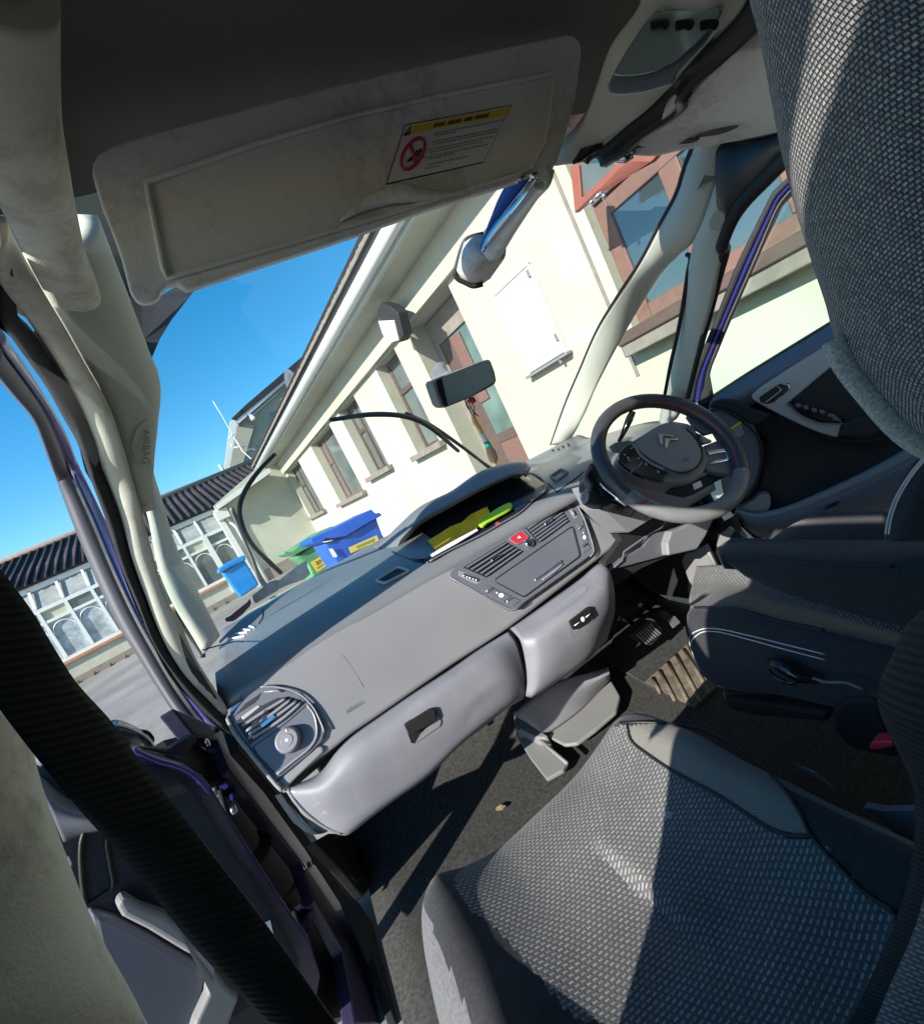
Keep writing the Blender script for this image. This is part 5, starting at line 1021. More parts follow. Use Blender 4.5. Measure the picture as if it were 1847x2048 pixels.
plate('seat_edge_trim',[hz(p,.545) for p in [(1590,1527),(1625,1540),(1663,1570),(1640,1552)]],'lt',ps,.01)
tube('seat_base_rail',[V((-.02,.62,.42)),V((-.02,.3,.42)),V((0,.0,.43))],.02,'black',ps,8)
# ================================================================== DOORS
DR=(V((.80,1.03,0)),V((-.819,-.574,0)))
def dr(p,o=0): return hp(p,(DR[0]+DR[1]*o,DR[1]))
def drs(pts,o=0): return [dr(p,o) for p in pts]
rd=plate('front_door',drs(t7((335,1340),(420,1285),(455,1245),(700,1085),(1000,900),(1360,680),(1900,330))+[(2100,560),(2100,1000)]+q5((1900,420),(1500,640),(1100,800),(700,900),(440,930),(330,830),(240,700),(180,640),(230,300)),-.015),'black',car,.05,.01)
rd['label']='open driver door with silver handle strip'
mlt=[(1420,791),(1560,702),(1674,637)]
grid('door_card',[[dr(p,.02) for p in t7((430,1290),(470,1245),(700,1095),(1000,912),(1360,690),(1700,470))],[dr(p,.045) for p in t7((430,1345),(520,1300),(740,1190),(1000,1020),(1390,805),(1750,580))],[dr(p,.03) for p in t7((480,1420),(600,1390),(760,1300),(1050,1110),(1440,900),(1800,690))]],'panel',rd,40,16,.02)
grid('upper_card',[[dr(p,.025) for p in t7((640,1400),(760,1480),(880,1370),(1000,1400),(1300,1560),(1500,1570),(1900,1440))],[dr(p,.0) for p in q5((470,60),(560,180),(700,200),(900,200),(1200,200),(1500,180),(1900,60))],[dr(p,.0) for p in q5((480,500),(560,530),(700,560),(900,520),(1200,400),(1500,250),(1900,80))],[dr(p,.01) for p in q5((420,640),(520,680),(640,690),(900,610),(1200,470),(1500,310),(1900,110))]],'rubber',rd,40,24,.02)
plate('handle_strip',drs(t7((735,1245),(790,1190),(1000,1050),(1390,808),(1600,690),(1660,830),(1440,930),(1200,1130),(1010,1290),(1090,1380),(1230,1440),(1400,1450),(1365,1550),(1250,1520),(1100,1460),(960,1390),(870,1345),(750,1275)),.055),'silver',rd,.03,.004)
tube('strip_edge',drs(t7((985,1300),(1100,1390),(1230,1445),(1398,1448)),.058),.003,'panelL',rd,6,20)
plate('handle_bowl',drs(t7((790,1255),(930,1160),(1010,1150),(1020,1190),(900,1290),(850,1305),(800,1290)),.0565),'black',rd,.003,.001)
plate('door_handle',drs(t7((915,1160),(960,1152),(1010,1160),(1020,1195),(960,1245),(850,1295),(830,1290),(930,1215),(945,1200),(920,1180)),.066),'chrome',rd,.01,.003)
plate('armrest',drs(t7((1000,1290),(1100,1190),(1450,930),(1700,1000),(1900,1200),(1900,1440),(1700,1530),(1500,1570),(1370,1555),(1400,1450),(1240,1440),(1100,1380)),.045),'black',rd,.05,.012)
plate('armrest_pad',drs(t7((1400,1440),(1500,1400),(1800,1350),(1900,1400),(1750,1500),(1560,1560),(1370,1550)),.07),'rubber',rd,.05,.012)
sp=plate('switch_panel',drs(t7((995,1290),(1050,1280),(1200,1320),(1330,1370),(1395,1430),(1390,1448),(1240,1430),(1120,1380)),.066),'gloss',rd,.01,.003)
for c in ((1075,1315),(1130,1330),(1190,1350),(1250,1362),(1310,1388),(1345,1410)):
    plate('window_switch',drs(t7((c[0]-24,c[1]-12),(c[0]+14,c[1]-14),(c[0]+26,c[1]+10),(c[0]-8,c[1]+16)),.073),'panel',rd,.008,.002)
# speaker end and airbag label near the hinge
eo=q3((1190,360),(1220,310),(1330,260),(1450,290),(1580,400),(1650,520),(1690,660),(1685,850),(1620,1020),(1540,1130),(1460,1200),(1400,1210),(1330,1000),(1300,600))
plate('dash_end_panel',drs(eo,.055),'panel',rd,.03,.006,smooth=60)
tube('end_panel_rim',drs(q3((1230,325),(1330,315),(1450,372),(1560,450),(1640,535),(1688,650),(1682,850),(1620,1020),(1540,1130)),.058),.004,'black',rd,8,40)
plate('speaker_moulding',drs(q3((1215,300),(1250,240),(1340,215),(1460,230),(1590,300),(1790,360),(1650,465),(1560,430),(1450,350),(1330,300)),.062),'rubber',rd,.02,.006)
lq=[dr(p,.0575) for p in q3((1385,490),(1505,412),(1545,545),(1470,590))]
af=Fr(*lq); pl_=plate('airbag_label',lq,'ink',rd,.0008); mk('label_stripe',af.poly([(.02,.02),(.98,.02),(.98,.22),(.02,.22)],.0006),[(0,1,2,3)],'yel',rd,False)
gs=[]
for i in range(7):
    x=.04+.02*(i%2)
    while x<.95: wd=.05+random.random()*.09; gs.append(af.boxg(x,min(.97,x+wd),.29+i*.098,.335+i*.098,.0002,.0007)); x+=wd+.025
v,f=join(*gs); mk('label_small_print',v,f,'inkg' if 0 else 'lab',rd,False)
# lower pocket
grid('door_pocket',[[dr(p,.06) for p in q5((290,690),(440,735),(700,680),(1000,560),(1400,380),(1900,110))],[dr(p,.085) for p in q5((280,705),(450,760),(720,715),(1020,600),(1420,420),(1900,170))],[dr(p,.08) for p in q5((330,780),(450,840),(720,830),(1040,740),(1460,570),(1900,380))],[dr(p,.03) for p in q5((360,830),(470,900),(740,940),(1060,860),(1500,690),(1900,560))]],'panel',rd,40,18,.012)
tube('pocket_rim',[dr(p,.072) for p in q5((285,690),(440,735),(700,685),(1000,568),(1400,385),(1804,165))],[.006,.012,.014,.015,.016,.016],'lt',rd,10,40)
plate('grab_slot',drs(q5((985,690),(1040,640),(1135,610),(1100,655)),.092),'black',rd,.004,.002)
plate('pocket_end',drs(q5((290,690),(440,600),(480,560),(550,560),(565,600),(560,660),(520,715),(430,720),(340,705)),.05),'lt',rd,.03,.006,smooth=40)
tube('door_edge_paint',[dr(p,-.01) for p in q3((1390,1330),(1430,1370),(1480,1430),(1530,1500))],.012,'paint',rd,8)
# window frame of the driver door
o1=t3((860,1265),(715,1400),(690,1440))+t7((620,300),(560,450),(510,580),(440,760),(380,900),(320,1040),(270,1180),(250,1290))
o2=t3((900,1350),(790,1480),(740,1560))+t7((780,250),(700,430),(640,560),(560,740),(500,900),(440,1060),(430,1140),(410,1300))
ol=[dr(p,.0) for p in o1]; orr=[dr(p,.0) for p in o2]
strip('window_frame',ol,[a.lerp(b,.42) for a,b in zip(ol,orr)],'rubber',rd,50,5,.003,.02)
strip('window_frame_paint',[a.lerp(b,.42) for a,b in zip(ol,orr)],[a.lerp(b,.74) for a,b in zip(ol,orr)],'paint',rd,50,7,.010,.02)
strip('window_seal',[a.lerp(b,.74) for a,b in zip(ol,orr)],orr,'black',rd,50,5,.002,.03)
plate('window_corner',drs(t7((430,1070),(460,1240),(430,1290),(370,1330),(340,1300),(400,1150)),.004),'rubber',rd,.02,.003)
plate('window_glass',drs(t7((430,1080),(520,890),(700,480),(900,30))+[(1700,200),(2000,300),(2000,560)]+t7((1360,690),(460,1245)),-.006),'glass2',rd,.004)
# left door, wide open
DL=(V((-.80,1.00,0)),V((.42,-.906,0)).normalized())
def dls(pts,o=0): return [hp(p,(DL[0]+DL[1]*o,DL[1])) for p in pts]
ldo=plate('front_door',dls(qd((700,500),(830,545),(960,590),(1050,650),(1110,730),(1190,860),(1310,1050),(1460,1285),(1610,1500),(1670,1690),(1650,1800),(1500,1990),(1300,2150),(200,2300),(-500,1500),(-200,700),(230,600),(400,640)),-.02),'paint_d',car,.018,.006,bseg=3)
ldo['label']='open passenger door beyond the belt, blue edge and dark card'
dcard=plate('door_card',dls(qd((640,610),(800,610),(930,650),(1000,700),(1045,770),(1125,890),(1245,1080),(1380,1290),(1480,1440),(1560,1610),(1580,1760),(1440,1960),(1280,2120),(200,2280),(-480,1500),(-180,880),(270,860),(420,800)),.0),'panel' if 0 else 'fabric',ldo,.02,.01,bseg=3)
grid('belt_rail',[dls(qd((190,600),(380,770),(520,760),(700,680)),-.01),dls(qd((240,760),(400,840),(540,830),(720,740)),.03),dls(qd((280,880),(440,900),(560,890),(720,820)),.03),dls(qd((330,1000),(450,960),(560,940),(720,900)),.0)],'panel',ldo,20,16,.01)
plate('mirror_triangle',dls(qd((150,560),(380,745),(390,770),(265,860),(230,760)),.004),'pane2',ldo,.006)
tube('card_seam',dls(qd((455,900),(425,1000),(425,1150),(445,1330)),.002),.004,'black',ldo,6,20)
tube('card_seam',dls(qd((440,1335),(530,1280),(585,1235),(575,1130),(555,1010),(560,960)),.002),.004,'black',ldo,6,30)
plate('pull_handle',dls(qd((605,1330),(650,1275),(740,1330),(860,1372),(960,1450),(1060,1580),(1180,1740),(1250,1800),(1195,1945),(1150,2060),(980,2060),(1020,1930),(1080,1800),(1090,1680),(1040,1610),(960,1570),(770,1455),(640,1390)),.035),'lt',ldo,.035,.012,bseg=3)
plate('door_pocket',dls(qd((455,1340),(600,1380),(770,1470),(960,1585),(1050,1640),(1075,1700),(1060,1800),(1000,1945),(900,2100),(600,2000)),.012),'panel',ldo,.02,.012,bseg=3)
plate('door_label',dls(qd((1375,1420),(1405,1405),(1420,1470),(1425,1490),(1385,1450)),.003),'white',ldo,.001)
tube('window_seal',dls(qd((690,520),(820,575),(950,615),(1035,675),(1085,740)),.004),.006,'chrome' if 0 else 'paint',ldo,8,30)
plate('inner_handle',dls(qd((335,1060),(360,1070),(378,1110),(372,1140),(355,1110)),.02),'chrome',ldo,.01,.003)
dm=grid('door_mirror',[[hd(p,d) for p,d in zip(qd((540,400),(590,362),(680,385),(770,440),(805,492)),(1.55,1.55,1.55,1.52,1.5))],[hd(p,d) for p,d in zip(qd((520,450),(600,410),(690,430),(760,470),(800,500)),(1.50,1.48,1.48,1.48,1.48))],[hd(p,d) for p,d in zip(qd((560,520),(640,510),(700,510),(760,515),(800,510)),(1.5,1.49,1.49,1.48,1.48))]],'gloss',ldo,20,14,.06)
plate('hinge_cover',[hx(p,-.84) for p in qd((850,510),(950,455),(1000,470),(1110,540),(1190,640),(1170,680),(1100,690),(1000,620),(900,570))],'black',ldo,.03,.006)
plate('mirror_base',dls(qd((690,500),(800,510),(870,520),(1000,440),(1030,460),(960,560),(860,545)),-.03),'black',ldo,.03,.004)
# ================================================================== OUTSIDE
ca,sa=math.cos(R_(9)),math.sin(R_(9))
BN,BW=V((ca,sa,0)),V((-sa,ca,0)); C0=V((C.x,C.y,0))
def B(n,w_,z): return C0+BN*n+BW*w_+V((0,0,z))
def bn(p,n): return hp(p,(C0+BN*n,BN))
def bw(p,w_): return hp(p,(C0+BW*w_,BW))
def bboxg(n0,n1,w0,w1,z0,z1): return boxg(B(n0,w0,z0),BN*(n1-n0),BW*(w1-w0),V((0,0,z1-z0)))
def bbox(name,n0,n1,w0,w1,z0,z1,m,parent,bev=0): v,f=bboxg(n0,n1,w0,w1,z0,z1); return mk(name,v,f,m,parent,bool(bev),None,0,bev)
g=mk('ground',[B(n,w_,z) for w_,z in ((-80,0),(2,0),(12.4,.33),(120,.33)) for n in (-90,-20,-6,0,2.99,60)],[(j*6+i,j*6+i+1,(j+1)*6+i+1,(j+1)*6+i) for j in range(3) for i in range(5)],'asphalt',None,False); tag(g,kind='structure')
hs_=empty('bungalow',B(3.0,4,0),'cream rendered bungalow with brown deep-set windows and white gutter beside the car','house')
holes=[(3.36,4.30,.02,2.66),(4.72,5.36,1.39,2.645),(6.35,7.2,1.45,2.645),(7.82,9.36,1.29,2.63),(10.7,12.22,1.33,2.635),(-5.5,1.83,1.42,2.80)]
ws=sorted({-7.0,12.4}|{x for h in holes for x in h[:2]}); vs=[];fs=[]
def quad(a,b,c,d):
    i=len(vs); vs.extend([a,b,c,d]); fs.append((i,i+1,i+2,i+3))
for a,b in zip(ws[:-1],ws[1:]):
    h=[x for x in holes if x[0]<=a+1e-6 and x[1]>=b-1e-6]
    for z0,z1 in ([(0,3.2)] if not h else [(0,h[0][2]),(h[0][3],3.2)]):
        nz=1; quad(B(3,b,z0),B(3,a,z0),B(3,a,z1),B(3,b,z1))
for w0,w1,z0,z1 in holes:
    dp=.22 if w0>4.5 else .30 if w0>0 else .16
    quad(B(3,w1,z0),B(3,w1,z1),B(3+dp,w1,z1),B(3+dp,w1,z0)); quad(B(3,w0,z0),B(3+dp,w0,z0),B(3+dp,w0,z1),B(3,w0,z1)); quad(B(3,w0,z1),B(3+dp,w0,z1),B(3+dp,w1,z1),B(3,w1,z1)); quad(B(3,w0,z0),B(3,w1,z0),B(3+dp,w1,z0),B(3+dp,w0,z0))
quad(B(3,-7,0),B(9,-7,0),B(9,-7,3.2),B(3,-7,3.2))
wall=mk('wall',vs,fs,'render',hs_,False)
bbox('room_back',3.9,4.0,-7,12.3,0,3.2,'black',hs_)
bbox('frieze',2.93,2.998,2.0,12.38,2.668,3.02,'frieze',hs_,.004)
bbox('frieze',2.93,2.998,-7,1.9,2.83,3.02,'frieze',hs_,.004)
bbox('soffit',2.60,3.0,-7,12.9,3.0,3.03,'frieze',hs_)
bbox('fascia',2.60,2.64,-7,12.9,3.031,3.20,'pvc',hs_)
pg=[(-.02,.02),(-.06,-.01),(-.11,-.0),(-.13,.06),(-.13,.10),(-.115,.10),(-.105,.05),(-.06,.01),(-.0,.02)]
gv=[B(2.60+x,w_,3.06+z) for w_ in (-7,13.0) for x,z in pg]; nn=len(pg)
mk('gutter',gv,[(i,i+1,nn+i+1,nn+i) for i in range(nn-1)],'pvc',hs_,True,None,.004)
bbox('roof_edge_board',2.50,2.60,-7,12.9,3.205,3.225,'panelL',hs_)
mk('roof',[B(2.42,-7,3.25),B(2.42,13,3.25),B(8,13,6.0),B(8,-7,6.0)],[(0,1,2,3)],'tile',hs_,False,[(0,0),(20,0),(20,6),(0,6)],.03)
vs_=[];nw=560
for i in range(nw): wv=.022*abs(math.sin(i*math.pi/8)); vs_+=[B(2.44,-6.9+i*.0355,3.215),B(2.42,-6.9+i*.0355,3.24+wv),B(2.56,-6.9+i*.0355,3.31+wv)]
mk('tile_edge',vs_,[f for i in range(nw-1) for f in ((3*i,3*i+1,3*i+4,3*i+3),(3*i+1,3*i+2,3*i+5,3*i+4))],'sill',hs_)
def window(w0,w1,z0,z1,dp,m,vm,cols,trans=None,fw_=.055,openl=None):
    n0=3+dp-.06; gs=[bboxg(n0,n0+.05,w0,w0+fw_,z0,z1),bboxg(n0,n0+.05,w1-fw_,w1,z0,z1),bboxg(n0,n0+.05,w0+fw_,w1-fw_,z1-fw_,z1),bboxg(n0,n0+.05,w0+fw_,w1-fw_,z0,z0+fw_)]
    for c in cols: x=w0+(w1-w0)*c; gs.append(bboxg(n0-.005,n0+.045,x-fw_*.6,x+fw_*.6,z0+fw_,z1-fw_))
    if trans:
        a,b,t=trans; xa=w0+(w1-w0)*a; xb=w0+(w1-w0)*b; zt=z0+(z1-z0)*t; gs.append(bboxg(n0-.008,n0+.04,xa+.02,xb-.02,zt-fw_*.6,zt+fw_*.6))
    v,f=join(*gs); fr=mk('window_frame',v,f,m,hs_,True,None,0,.006)
    v,f=bboxg(n0+.02,n0+.028,w0+.02,w1-.02,z0+.02,z1-.02); mk('pane',v,f,vm,fr,False)
    return fr
def sill(w0,w1,z): bbox('window_sill',2.90,3.32,w0-.12,w1+.10,z-.075,z+.004,'sill',hs_,.008)
window(4.72,5.36,1.39,2.645,.22,'brown','pane',[],(0,1,.66)); sill(4.72,5.36,1.39)
window(6.35,7.2,1.45,2.645,.22,'brown','pane',[.62],(.62,1,.62)); sill(6.35,7.2,1.45)
window(7.82,9.36,1.29,2.63,.22,'brown2','pane',[.78],(.78,1,.62)); sill(7.82,9.36,1.29)
window(10.7,12.22,1.33,2.635,.22,'brown','pane',[.7],(.7,1,.62)); sill(10.7,12.22,1.33)
# doorway: greenish glass with a brown leaf edge and a brown lower panel
bbox('door_frame',3.235,3.30,4.20,4.30,.05,2.64,'sill',hs_,.006); bbox('door_head',3.235,3.30,3.36,4.20,2.36,2.64,'sill',hs_,.006)
dl_=bbox('door',3.25,3.295,3.98,4.19,.05,2.355,'brown',hs_,.008); bbox('door_leaf_panel',3.243,3.252,3.80,3.98,1.55,2.33,'brown2',hs_,.004)
bbox('door_glass',3.262,3.27,3.36,3.98,1.12,2.355,'green_pane',hs_); bbox('door_lower_panel',3.255,3.29,3.36,3.98,.05,1.115,'brown2',hs_,.008); bbox('door_rail',3.245,3.292,3.36,3.98,1.05,1.16,'brown',hs_,.006)
# large red-brown window on the right, with an open top light
window(-5.5,1.83,1.42,2.25,.16,'brown2','pane2',[.93,.86,.6,.3],None,.10)
window(-5.5,1.83,2.27,2.80,.16,'brown2','pane2',[.935,.6,.3],None,.07)
bbox('window_sill',2.86,3.14,-5.7,1.88,1.25,1.405,'sill',hs_,.01); bbox('sill_board',2.84,2.99,-5.7,1.88,1.335,1.412,'brown',hs_,.01)
ol=plate('open_top_light',[bn(p,2.72) for p in t2((870,1205),(905,1555),(1295,1180),(1500,1120),(1460,1165),(1240,1165),(955,1440),(935,1200))],'redbr',hs_,.05,.006)
mk('pane',[bn(p,2.74) for p in t2((935,1200),(955,1440),(1240,1170))],[(0,1,2)],'pane',ol,False)
for q in (((1010,1480),(1100,1400)),((1110,1400),(1120,1450)),((1000,1490),(1040,1460))): tube('window_stay',[bn(p,2.72) for p in t2(*q)],.012,'chrome',ol,6)
bbox('wall_groove',2.992,3.004,1.915,1.94,1.1,2.82,'sill',hs_)
bbox('downpipe',2.985,2.999,1.84,1.845,1.41,2.8,'sill',hs_) if 0 else None
nb_=empty('notice_board',B(2.97,2.6,1.5),'white notice board screwed to the cream wall','board')
bbox('panel',2.965,2.995,2.40,2.84,1.52,2.235,'board',nb_,.004)
v,f=join(bboxg(2.955,2.997,2.385,2.40,1.51,2.245),bboxg(2.955,2.997,2.84,2.855,1.51,2.245),bboxg(2.955,2.997,2.385,2.855,2.236,2.25)); mk('frame',v,f,'pvc',nb_,False)
bbox('ledge',2.92,2.997,2.36,2.87,1.485,1.508,'lt',nb_,.003); bbox('latch',2.93,2.96,2.45,2.47,1.45,1.485,'sill',nb_,.003)
for z in (1.62,2.15): bbox('hinge',2.95,2.965,2.40,2.43,z,z+.06,'sill',nb_,.003)
fl=empty('floodlight',B(2.75,4.5,2.7),'black floodlight under the white gutter','light')
plate('housing',[bn(p,2.66) for p in t5((1310,570),(1380,590),(1440,640),(1480,800),(1455,855),(1400,845),(1330,720),(1285,640))],'rubber',fl,.12,.01)
plate('lamp_glass',[bn(p,2.645) for p in t5((1295,700),(1410,695),(1445,840),(1400,850),(1330,800))],'lab',fl,.02,.004)
# end wall and low wing at right angles
E0=12.4
wing=empty('garden_wing',B(-1,E0,.33),'low wing with tiled roof and white arched glazing behind the bins','house')
ew=plate('end_wall',[bw(p,E0) for p in [(560,1128),(540,1150),(447,1200)]]+[B(1.10,E0,.2),B(1.10,E0,2.45),B(1.3,E0,2.62),B(3.0,E0,3.2),B(3.0,E0,.2)][0:0] if 0 else [B(1.10,E0,.2),B(3.05,E0,.2),B(3.05,E0,3.3),B(1.10,E0,2.62)],'render',wing,.2)
bbox('plinth',1.10,3.0,E0-.03,E0-.001,.2,.62,'plinth',wing); bbox('socket_cover',2.25,2.36,E0-.06,E0-.031,.45,.54,'white',wing,.005)
vb=[bw(p,E0-.45) for p in q1((690,310),(300,585),(315,615),(700,345))]
plate('verge_board',vb,'pvc',wing,.04,.004)
vsf=[bw(p,E0-.44) for p in q1((700,345),(315,615))]
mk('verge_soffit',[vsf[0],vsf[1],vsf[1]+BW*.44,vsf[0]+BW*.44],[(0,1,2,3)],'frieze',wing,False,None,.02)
# glazed front
zs,zt,ze=.83,2.03,2.50; ps_=[-5.55+.47*i for i in range(15)]
bbox('dwarf_wall',-5.6,1.08,E0-.0,E0+.2,.2,.80,'render',wing); bbox('window_board',-5.6,1.08,E0-.07,E0+.1,.795,.86,mat('orange_brown_sill',(.42,.20,.10),.6,.3),wing,.006); bbox('plinth',-5.6,1.08,E0-.03,E0-.002,.2,.47,'plinth',wing)
gs=[bboxg(-5.6,1.10,E0-.02,E0+.05,.861,.93),bboxg(-5.6,1.10,E0-.02,E0+.05,zt-.05,zt+.03),bboxg(-5.6,1.10,E0-.02,E0+.05,1.72,1.78)]
for p in ps_: gs.append(bboxg(p-.03,p+.03,E0-.025,E0+.05,.93,zt-.05))
gs.append(bboxg(.50,.62,E0-.05,E0+.05,.5,zt)); gs.append(bboxg(1.02,1.14,E0-.06,E0+.06,.3,2.5))
v,f=join(*gs); glz=mk('glazing_frame',v,f,'pvc',wing,False)
for i,p in enumerate(ps_[:-1]):
    v,f=bboxg(p+.03,p+.44,E0+.02,E0+.026,.93,1.72); mk('pane',v,f,'curtain' if i<9 else 'pane',glz,False)
    v,f=bboxg(p+.03,p+.44,E0+.02,E0+.026,1.78,zt-.05); mk('pane',v,f,('cream_p','pane','pane')[i%3],glz,False)
    tube('arch',[B(p+.235+.19*math.cos(t),E0-.002,1.47+.2*math.sin(t)) for t in [math.pi*j/16 for j in range(17)]],.012,'pvc',glz,6)
mk('sloped_glass',[B(-5.6,E0,zt+.03),B(1.1,E0,zt+.03),B(1.1,E0+.35,ze),B(-5.6,E0+.35,ze)],[(0,1,2,3)],mat('dusty_glass',(.30,.32,.30),.25,.5,var=.2),glz,False)
for p in ps_: v,f=boxg(B(p-.025,E0-.03,zt+.04),BN*.05,BW*.35+V((0,0,ze-zt)),V((0,0,.03))); mk('glazing_bar',v,f,'pvc',glz,False)
bbox('wing_fascia',-5.8,1.15,E0+.28,E0+.34,2.46,2.64,'pvc',wing)
rw=[B(-6,E0+.2,2.62),B(3.2,E0+.2,2.62),B(3.2,E0+3.0,3.72),B(-6,E0+3.0,3.60)]
mk('wing_roof',rw,[(0,1,2,3)],'tile',wing,False,[(0,0),(9,0),(9,3),(0,3)],.05)
gs=[]
for i in range(54):
    n=-5.9+i*.17; gs.append(tubeg([B(n,E0+.16,2.645),B(n,E0+2.98,3.635+.0023*i)],.036,6))
v,f=join(*gs); mk('roof_tile_rolls',v,f,'tile',wing)
tube('ridge_tiles',[B(-6,E0+3,3.66),B(3.2,E0+3,3.78)],.09,'plinth',wing,8)
bbox('soffit_box',1.0,1.3,E0-.25,E0-.05,2.2,2.45,'pvc',wing,.01); tube('downpipe',[B(1.2,E0-.1,2.2),B(1.3,E0-.05,1.9),B(1.3,E0-.05,.3)],.04,'pvc',wing,8)
wd=mk('weeds',[B(-5.4+i*.35+((i*37)%10)*.02+dx,E0-.25+dy,.335+dz) for i in range(17) for dx,dy,dz in ((0,0,0),(.08,.02,0),(.04,.02,.09),(.14,0,.05))],[(4*i,4*i+1,4*i+2) for i in range(17)]+[(4*i,4*i+1,4*i+3) for i in range(17)],'grass',None,False); tag(wd,kind='stuff')
# taller gabled house behind
GW=17.5
gh_=empty('gabled_house',B(6,GW,0),'taller cream gabled house rising behind the bungalow roof','house')
k=190/1369
def qg(*p): return [(430+a*k,780+b*k) for a,b in p]
plate('gable_wall',[bw(p,GW) for p in qg((360,520),(560,350),(1000,-40),(2300,-1100),(2300,900),(900,1500),(400,1075),(395,1050))],'render',gh_,.3)
plate('verge_board',[bw(p,GW-.55) for p in qg((265,430),(335,485),(900,-10),(2300,-1190),(2300,-1260),(860,-30))],'pvc',gh_,.06,.006)
plate('roof_edge',[bw(p,GW-.58) for p in qg((240,405),(290,440),(860,-25),(2300,-1240),(2300,-1380),(690,0),(450,205),(320,330))],'tile',gh_,.12,.01)
vq=[bw(p,GW-.5) for p in qg((335,485),(900,-10),(2300,-1190))]
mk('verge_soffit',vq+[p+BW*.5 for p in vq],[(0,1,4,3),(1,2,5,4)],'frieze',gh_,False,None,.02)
plate('eave_return',[bw(p,GW-.56) for p in qg((215,470),(225,440),(290,430),(325,485),(215,1130),(130,1150))],'pvc',gh_,.08,.006)
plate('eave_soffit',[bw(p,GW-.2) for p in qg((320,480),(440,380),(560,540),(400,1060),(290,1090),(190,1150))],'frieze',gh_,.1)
plate('gable_vent',[bw(p,GW-.5) for p in qg((770,330),(1030,240),(1060,290),(1000,560),(900,570))],'pane2',gh_,.06,.004)
plate('alarm_box',[bw(p,GW-.6) for p in qg((490,355),(530,345),(580,385),(570,425),(530,430))],'white',gh_,.2,.02)
ae=empty('television_aerial',bw(qg((505,1000))[0],GW-.8),'thin television aerial on a pole by the gable corner','aerial')
tube('pole',[bw(p,GW-.8) for p in qg((-30,160),(100,370),(240,620),(410,910))],.012,'white',ae,6)
for q in (((205,690),(270,640)),((230,770),(260,830)),((265,830),(430,815)),((300,720),(400,880),(500,970),(525,990),(510,1030))): tube('element',[bw(p,GW-.8) for p in qg(*q)],.022,'white',ae,6)
tube('bracket',[bw(p,GW-.5) for p in qg((460,870),(560,840),(620,805))],.02,'sill',ae,6); tube('bracket',[bw(p,GW-.5) for p in qg((540,855),(640,870))],.02,'sill',ae,6)
tube('mast_foot',[bw(p,GW-.8) for p in qg((60,1080),(140,1180))],.05,'white',ae,6)
di=empty('satellite_dish',bn((600,790),4.2),'grey satellite dish above the bungalow gutter','dish')
c=bn((598,772),4.2); a1=BW; b1=V((0,0,1)); 
mk('reflector',[c+a1*.52*math.cos(t)*r+b1*.46*math.sin(t)*r-BN*(.16*r*r) for r in (.0,.4,.75,1) for t in [i*math.pi/14 for i in range(28)]],[(j*28+i,j*28+(i+1)%28,(j+1)*28+(i+1)%28,(j+1)*28+i) for j in range(3) for i in range(28)],'panel',di,True,None,.02)
tube('feed_arm',[c-b1*.4,c-b1*.1-BN*.5-a1*-.3],.02,'panelL',di,6); tube('pole',[c-b1*.6+BN*.1,c-b1*1.6+BN*.1],.03,'panelL',di,8)
# bins
def binn(name,label,group,body,lid,w_,mb,dep,extra=()):
    o=empty(name,bw(body[-1],w_),label,'bin',group)
    plate('body',[bw(p,w_) for p in body],mb,o,dep,.03,bseg=3); plate('lid',[bw(p,w_-.05) for p in lid],mb,o,dep+.08,.025,bseg=3); return o
k=200/1820
def qb(*p): return [(600+a*k,1000+b*k) for a,b in p]
k2=210/1820
def qv(*p): return [(430+a*k2,1060+b*k2) for a,b in p]
WB=4.8
b1_=binn('wheelie_bin','large dark blue wheelie bin with a yellow lettered strip','wheelie bins by the wall',qb((420,780),(780,690),(1400,300),(1420,400),(1500,620),(1800,1100),(900,1500),(640,1110)),qb((195,755),(215,700),(340,640),(600,520),(1300,165),(1330,205),(1390,250),(1430,225),(1490,260),(1480,285),(1420,320),(1200,440),(830,660),(640,690),(460,700),(400,790),(260,790)),WB,'bluebin',.55)
f=Fr(*[bw(p,WB-.06) for p in qb((885,865),(1395,640),(1440,740),(930,965))])
plate('label_strip',f.p,'yel',b1_,.01); gs=[]
x=.24
random.seed(3)
for i in range(9):
    wd=.045+random.random()*.02; gs+= [f.boxg(x,x+.014,.25,.8,.001,.004),f.boxg(x,x+wd,.25+.3*random.random(),.36+.3*random.random(),.001,.0035)]; x+=wd+.018
v,ff=join(*gs); mk('worn_lettering',v,ff,'greenbin',b1_,False)
plate('white_sticker',[bw(p,WB-.03) for p in qb((525,890),(590,880),(680,1020),(650,1045),(610,1035))],'white',b1_,.01)
WG=6.2
b2_=binn('wheelie_bin','green wheelie bin with yellow BIN label, beside the blue bin','wheelie bins by the wall',qv((1380,470),(1500,420),(1700,250),(1960,200),(2250,900),(1900,1100),(1700,840),(1600,600)),qv((1185,385),(1210,370),(1290,385),(1350,360),(1450,270),(1820,25),(2000,-60),(2250,-100),(2250,60),(1900,180),(1620,310),(1390,430),(1300,440),(1210,420)),WG,'greenbin',.55)
f=Fr(*[bw(p,WG-.06) for p in qv((1650,575),(1850,480),(1960,640),(1760,740))])
f=Fr(*[bw(p,WG-.06) for p in qb((190,1130),(400,1020),(480,1190),(310,1315))])
plate('label',f.p,'yel',b2_,.01); text(f,'BIN',.30,.52,.055,'ink',b2_,'bin_lettering',h=.003,sx=.9)
v,ff=join(*[f.boxg(.18+i*.13,.26+i*.13,.66,.80,.001,.003) for i in range(5)]); mk('worn_lettering',v,ff,'plinth',b2_,False)
plate('white_sticker',[bw(p,WG-.08) for p in qb((365,1000),(405,985),(465,1060),(455,1095),(420,1105))],'white',b2_,.01)
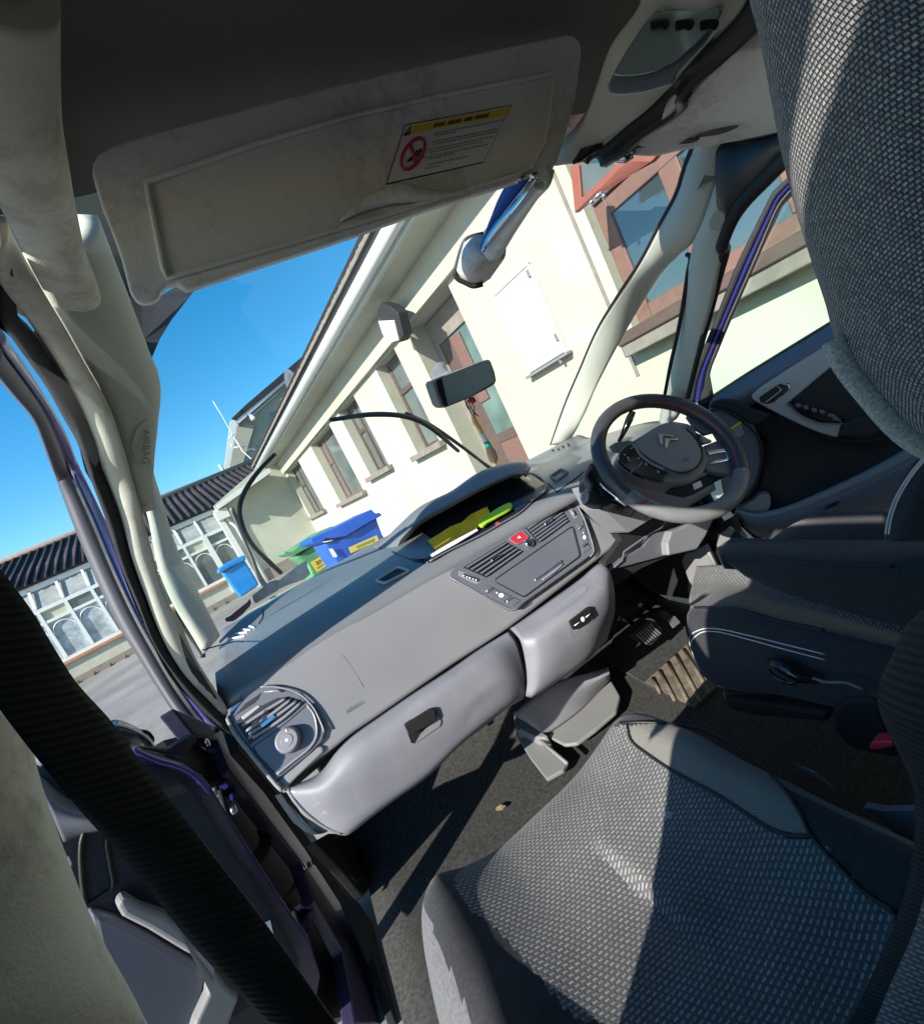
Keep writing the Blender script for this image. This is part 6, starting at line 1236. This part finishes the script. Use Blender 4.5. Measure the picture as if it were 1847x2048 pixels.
b3_=binn('small_bin','small bright blue bin in front of the white glazing',None,qv((125,740),(500,500),(540,560),(700,820),(770,950),(450,1170),(380,1090)),qv((50,690),(100,640),(250,540),(500,430),(535,470),(530,530),(300,630),(130,730),(80,760),(60,740)),8.0,'bluebin2',.4)
# packets on the dashboard top by the windscreen
def packet(px,y0,name,label,m,thick=.012):
    q=max(px[0],key=lambda p:p[1]); mid=(sum(p[0] for p in px[0])/len(px[0]),max(p[1] for p in px[0])-8)
    ps_=sorted(px[0],key=lambda p:p[0]*.454+p[1]*.891)[-3:]
    y0=sum(hit(p,0).y for p in ps_)/3-.01
    return tag(plate(name,[hy(p,y0) for p in px[0]],m,None,thick,.003),label,'packet')
PK=mat('grey_wrapper',(.38,.41,.42),.4,.5,var=.5,vs=25,bump=.6,bs=40); PK2=mat('dark_wrapper',(.10,.11,.11),.35,.5,var=.5,vs=20,bump=.6,bs=40); PK3=mat('clear_wrapper',(.60,.64,.63),.25,.5,var=.4,vs=22,bump=.8,bs=40)
o=packet((qv((160,1540),(250,1500),(400,1380),(560,1250),(600,1190),(630,1260),(600,1330),(480,1460),(330,1580),(200,1600)),()),1.46,'sweet_packet','dark crumpled sweet packet with red lettering by the left windscreen pillar',PK2)
f=Fr(*[hy(p,max(v.co.y for v in o.data.vertices)*0+(o.matrix_basis@o.data.vertices[0].co).y-.004) for p in qv((250,1500),(580,1220),(640,1270),(330,1570))])
gs=[f.boxg(.05+i*.13,.075+i*.13,.2,.75,.0005,.001) for i in range(7)]+[f.boxg(.05+i*.13,.13+i*.13,.2+.25*(i%3),.32+.25*(i%3),.0005,.001) for i in range(7)]
v,ff=join(*gs); q_=mk('worn_lettering',v,ff,'inkr',o,False)
packet((qv((640,1140),(720,1080),(950,900),(1080,860),(1110,960),(1110,1040),(950,1130),(700,1280),(660,1220)),()),1.50,'sweet_packet','grey crumpled packet with small dark print in the middle of the row on the dashboard',PK)
packet((qv((1060,900),(1180,820),(1400,640),(1590,520),(1600,640),(1660,760),(1560,850),(1200,980),(1120,1030)),()),1.52,'sweet_packet','pale clear crumpled packet nearest the bins on the dashboard',PK3)
packet((qv((370,1580),(600,1400),(900,1240),(1110,1100),(1580,850),(1560,870),(1100,1150),(880,1290),(620,1420)),()),1.44,'card_strip','long cream card strip under the packets on the dashboard','trim',.004)
packet((qv((945,1180),(1050,1130),(1070,1155),(960,1205)),()),1.438,'blue_card','small pale blue card lying on the cream strip','lab',.002)
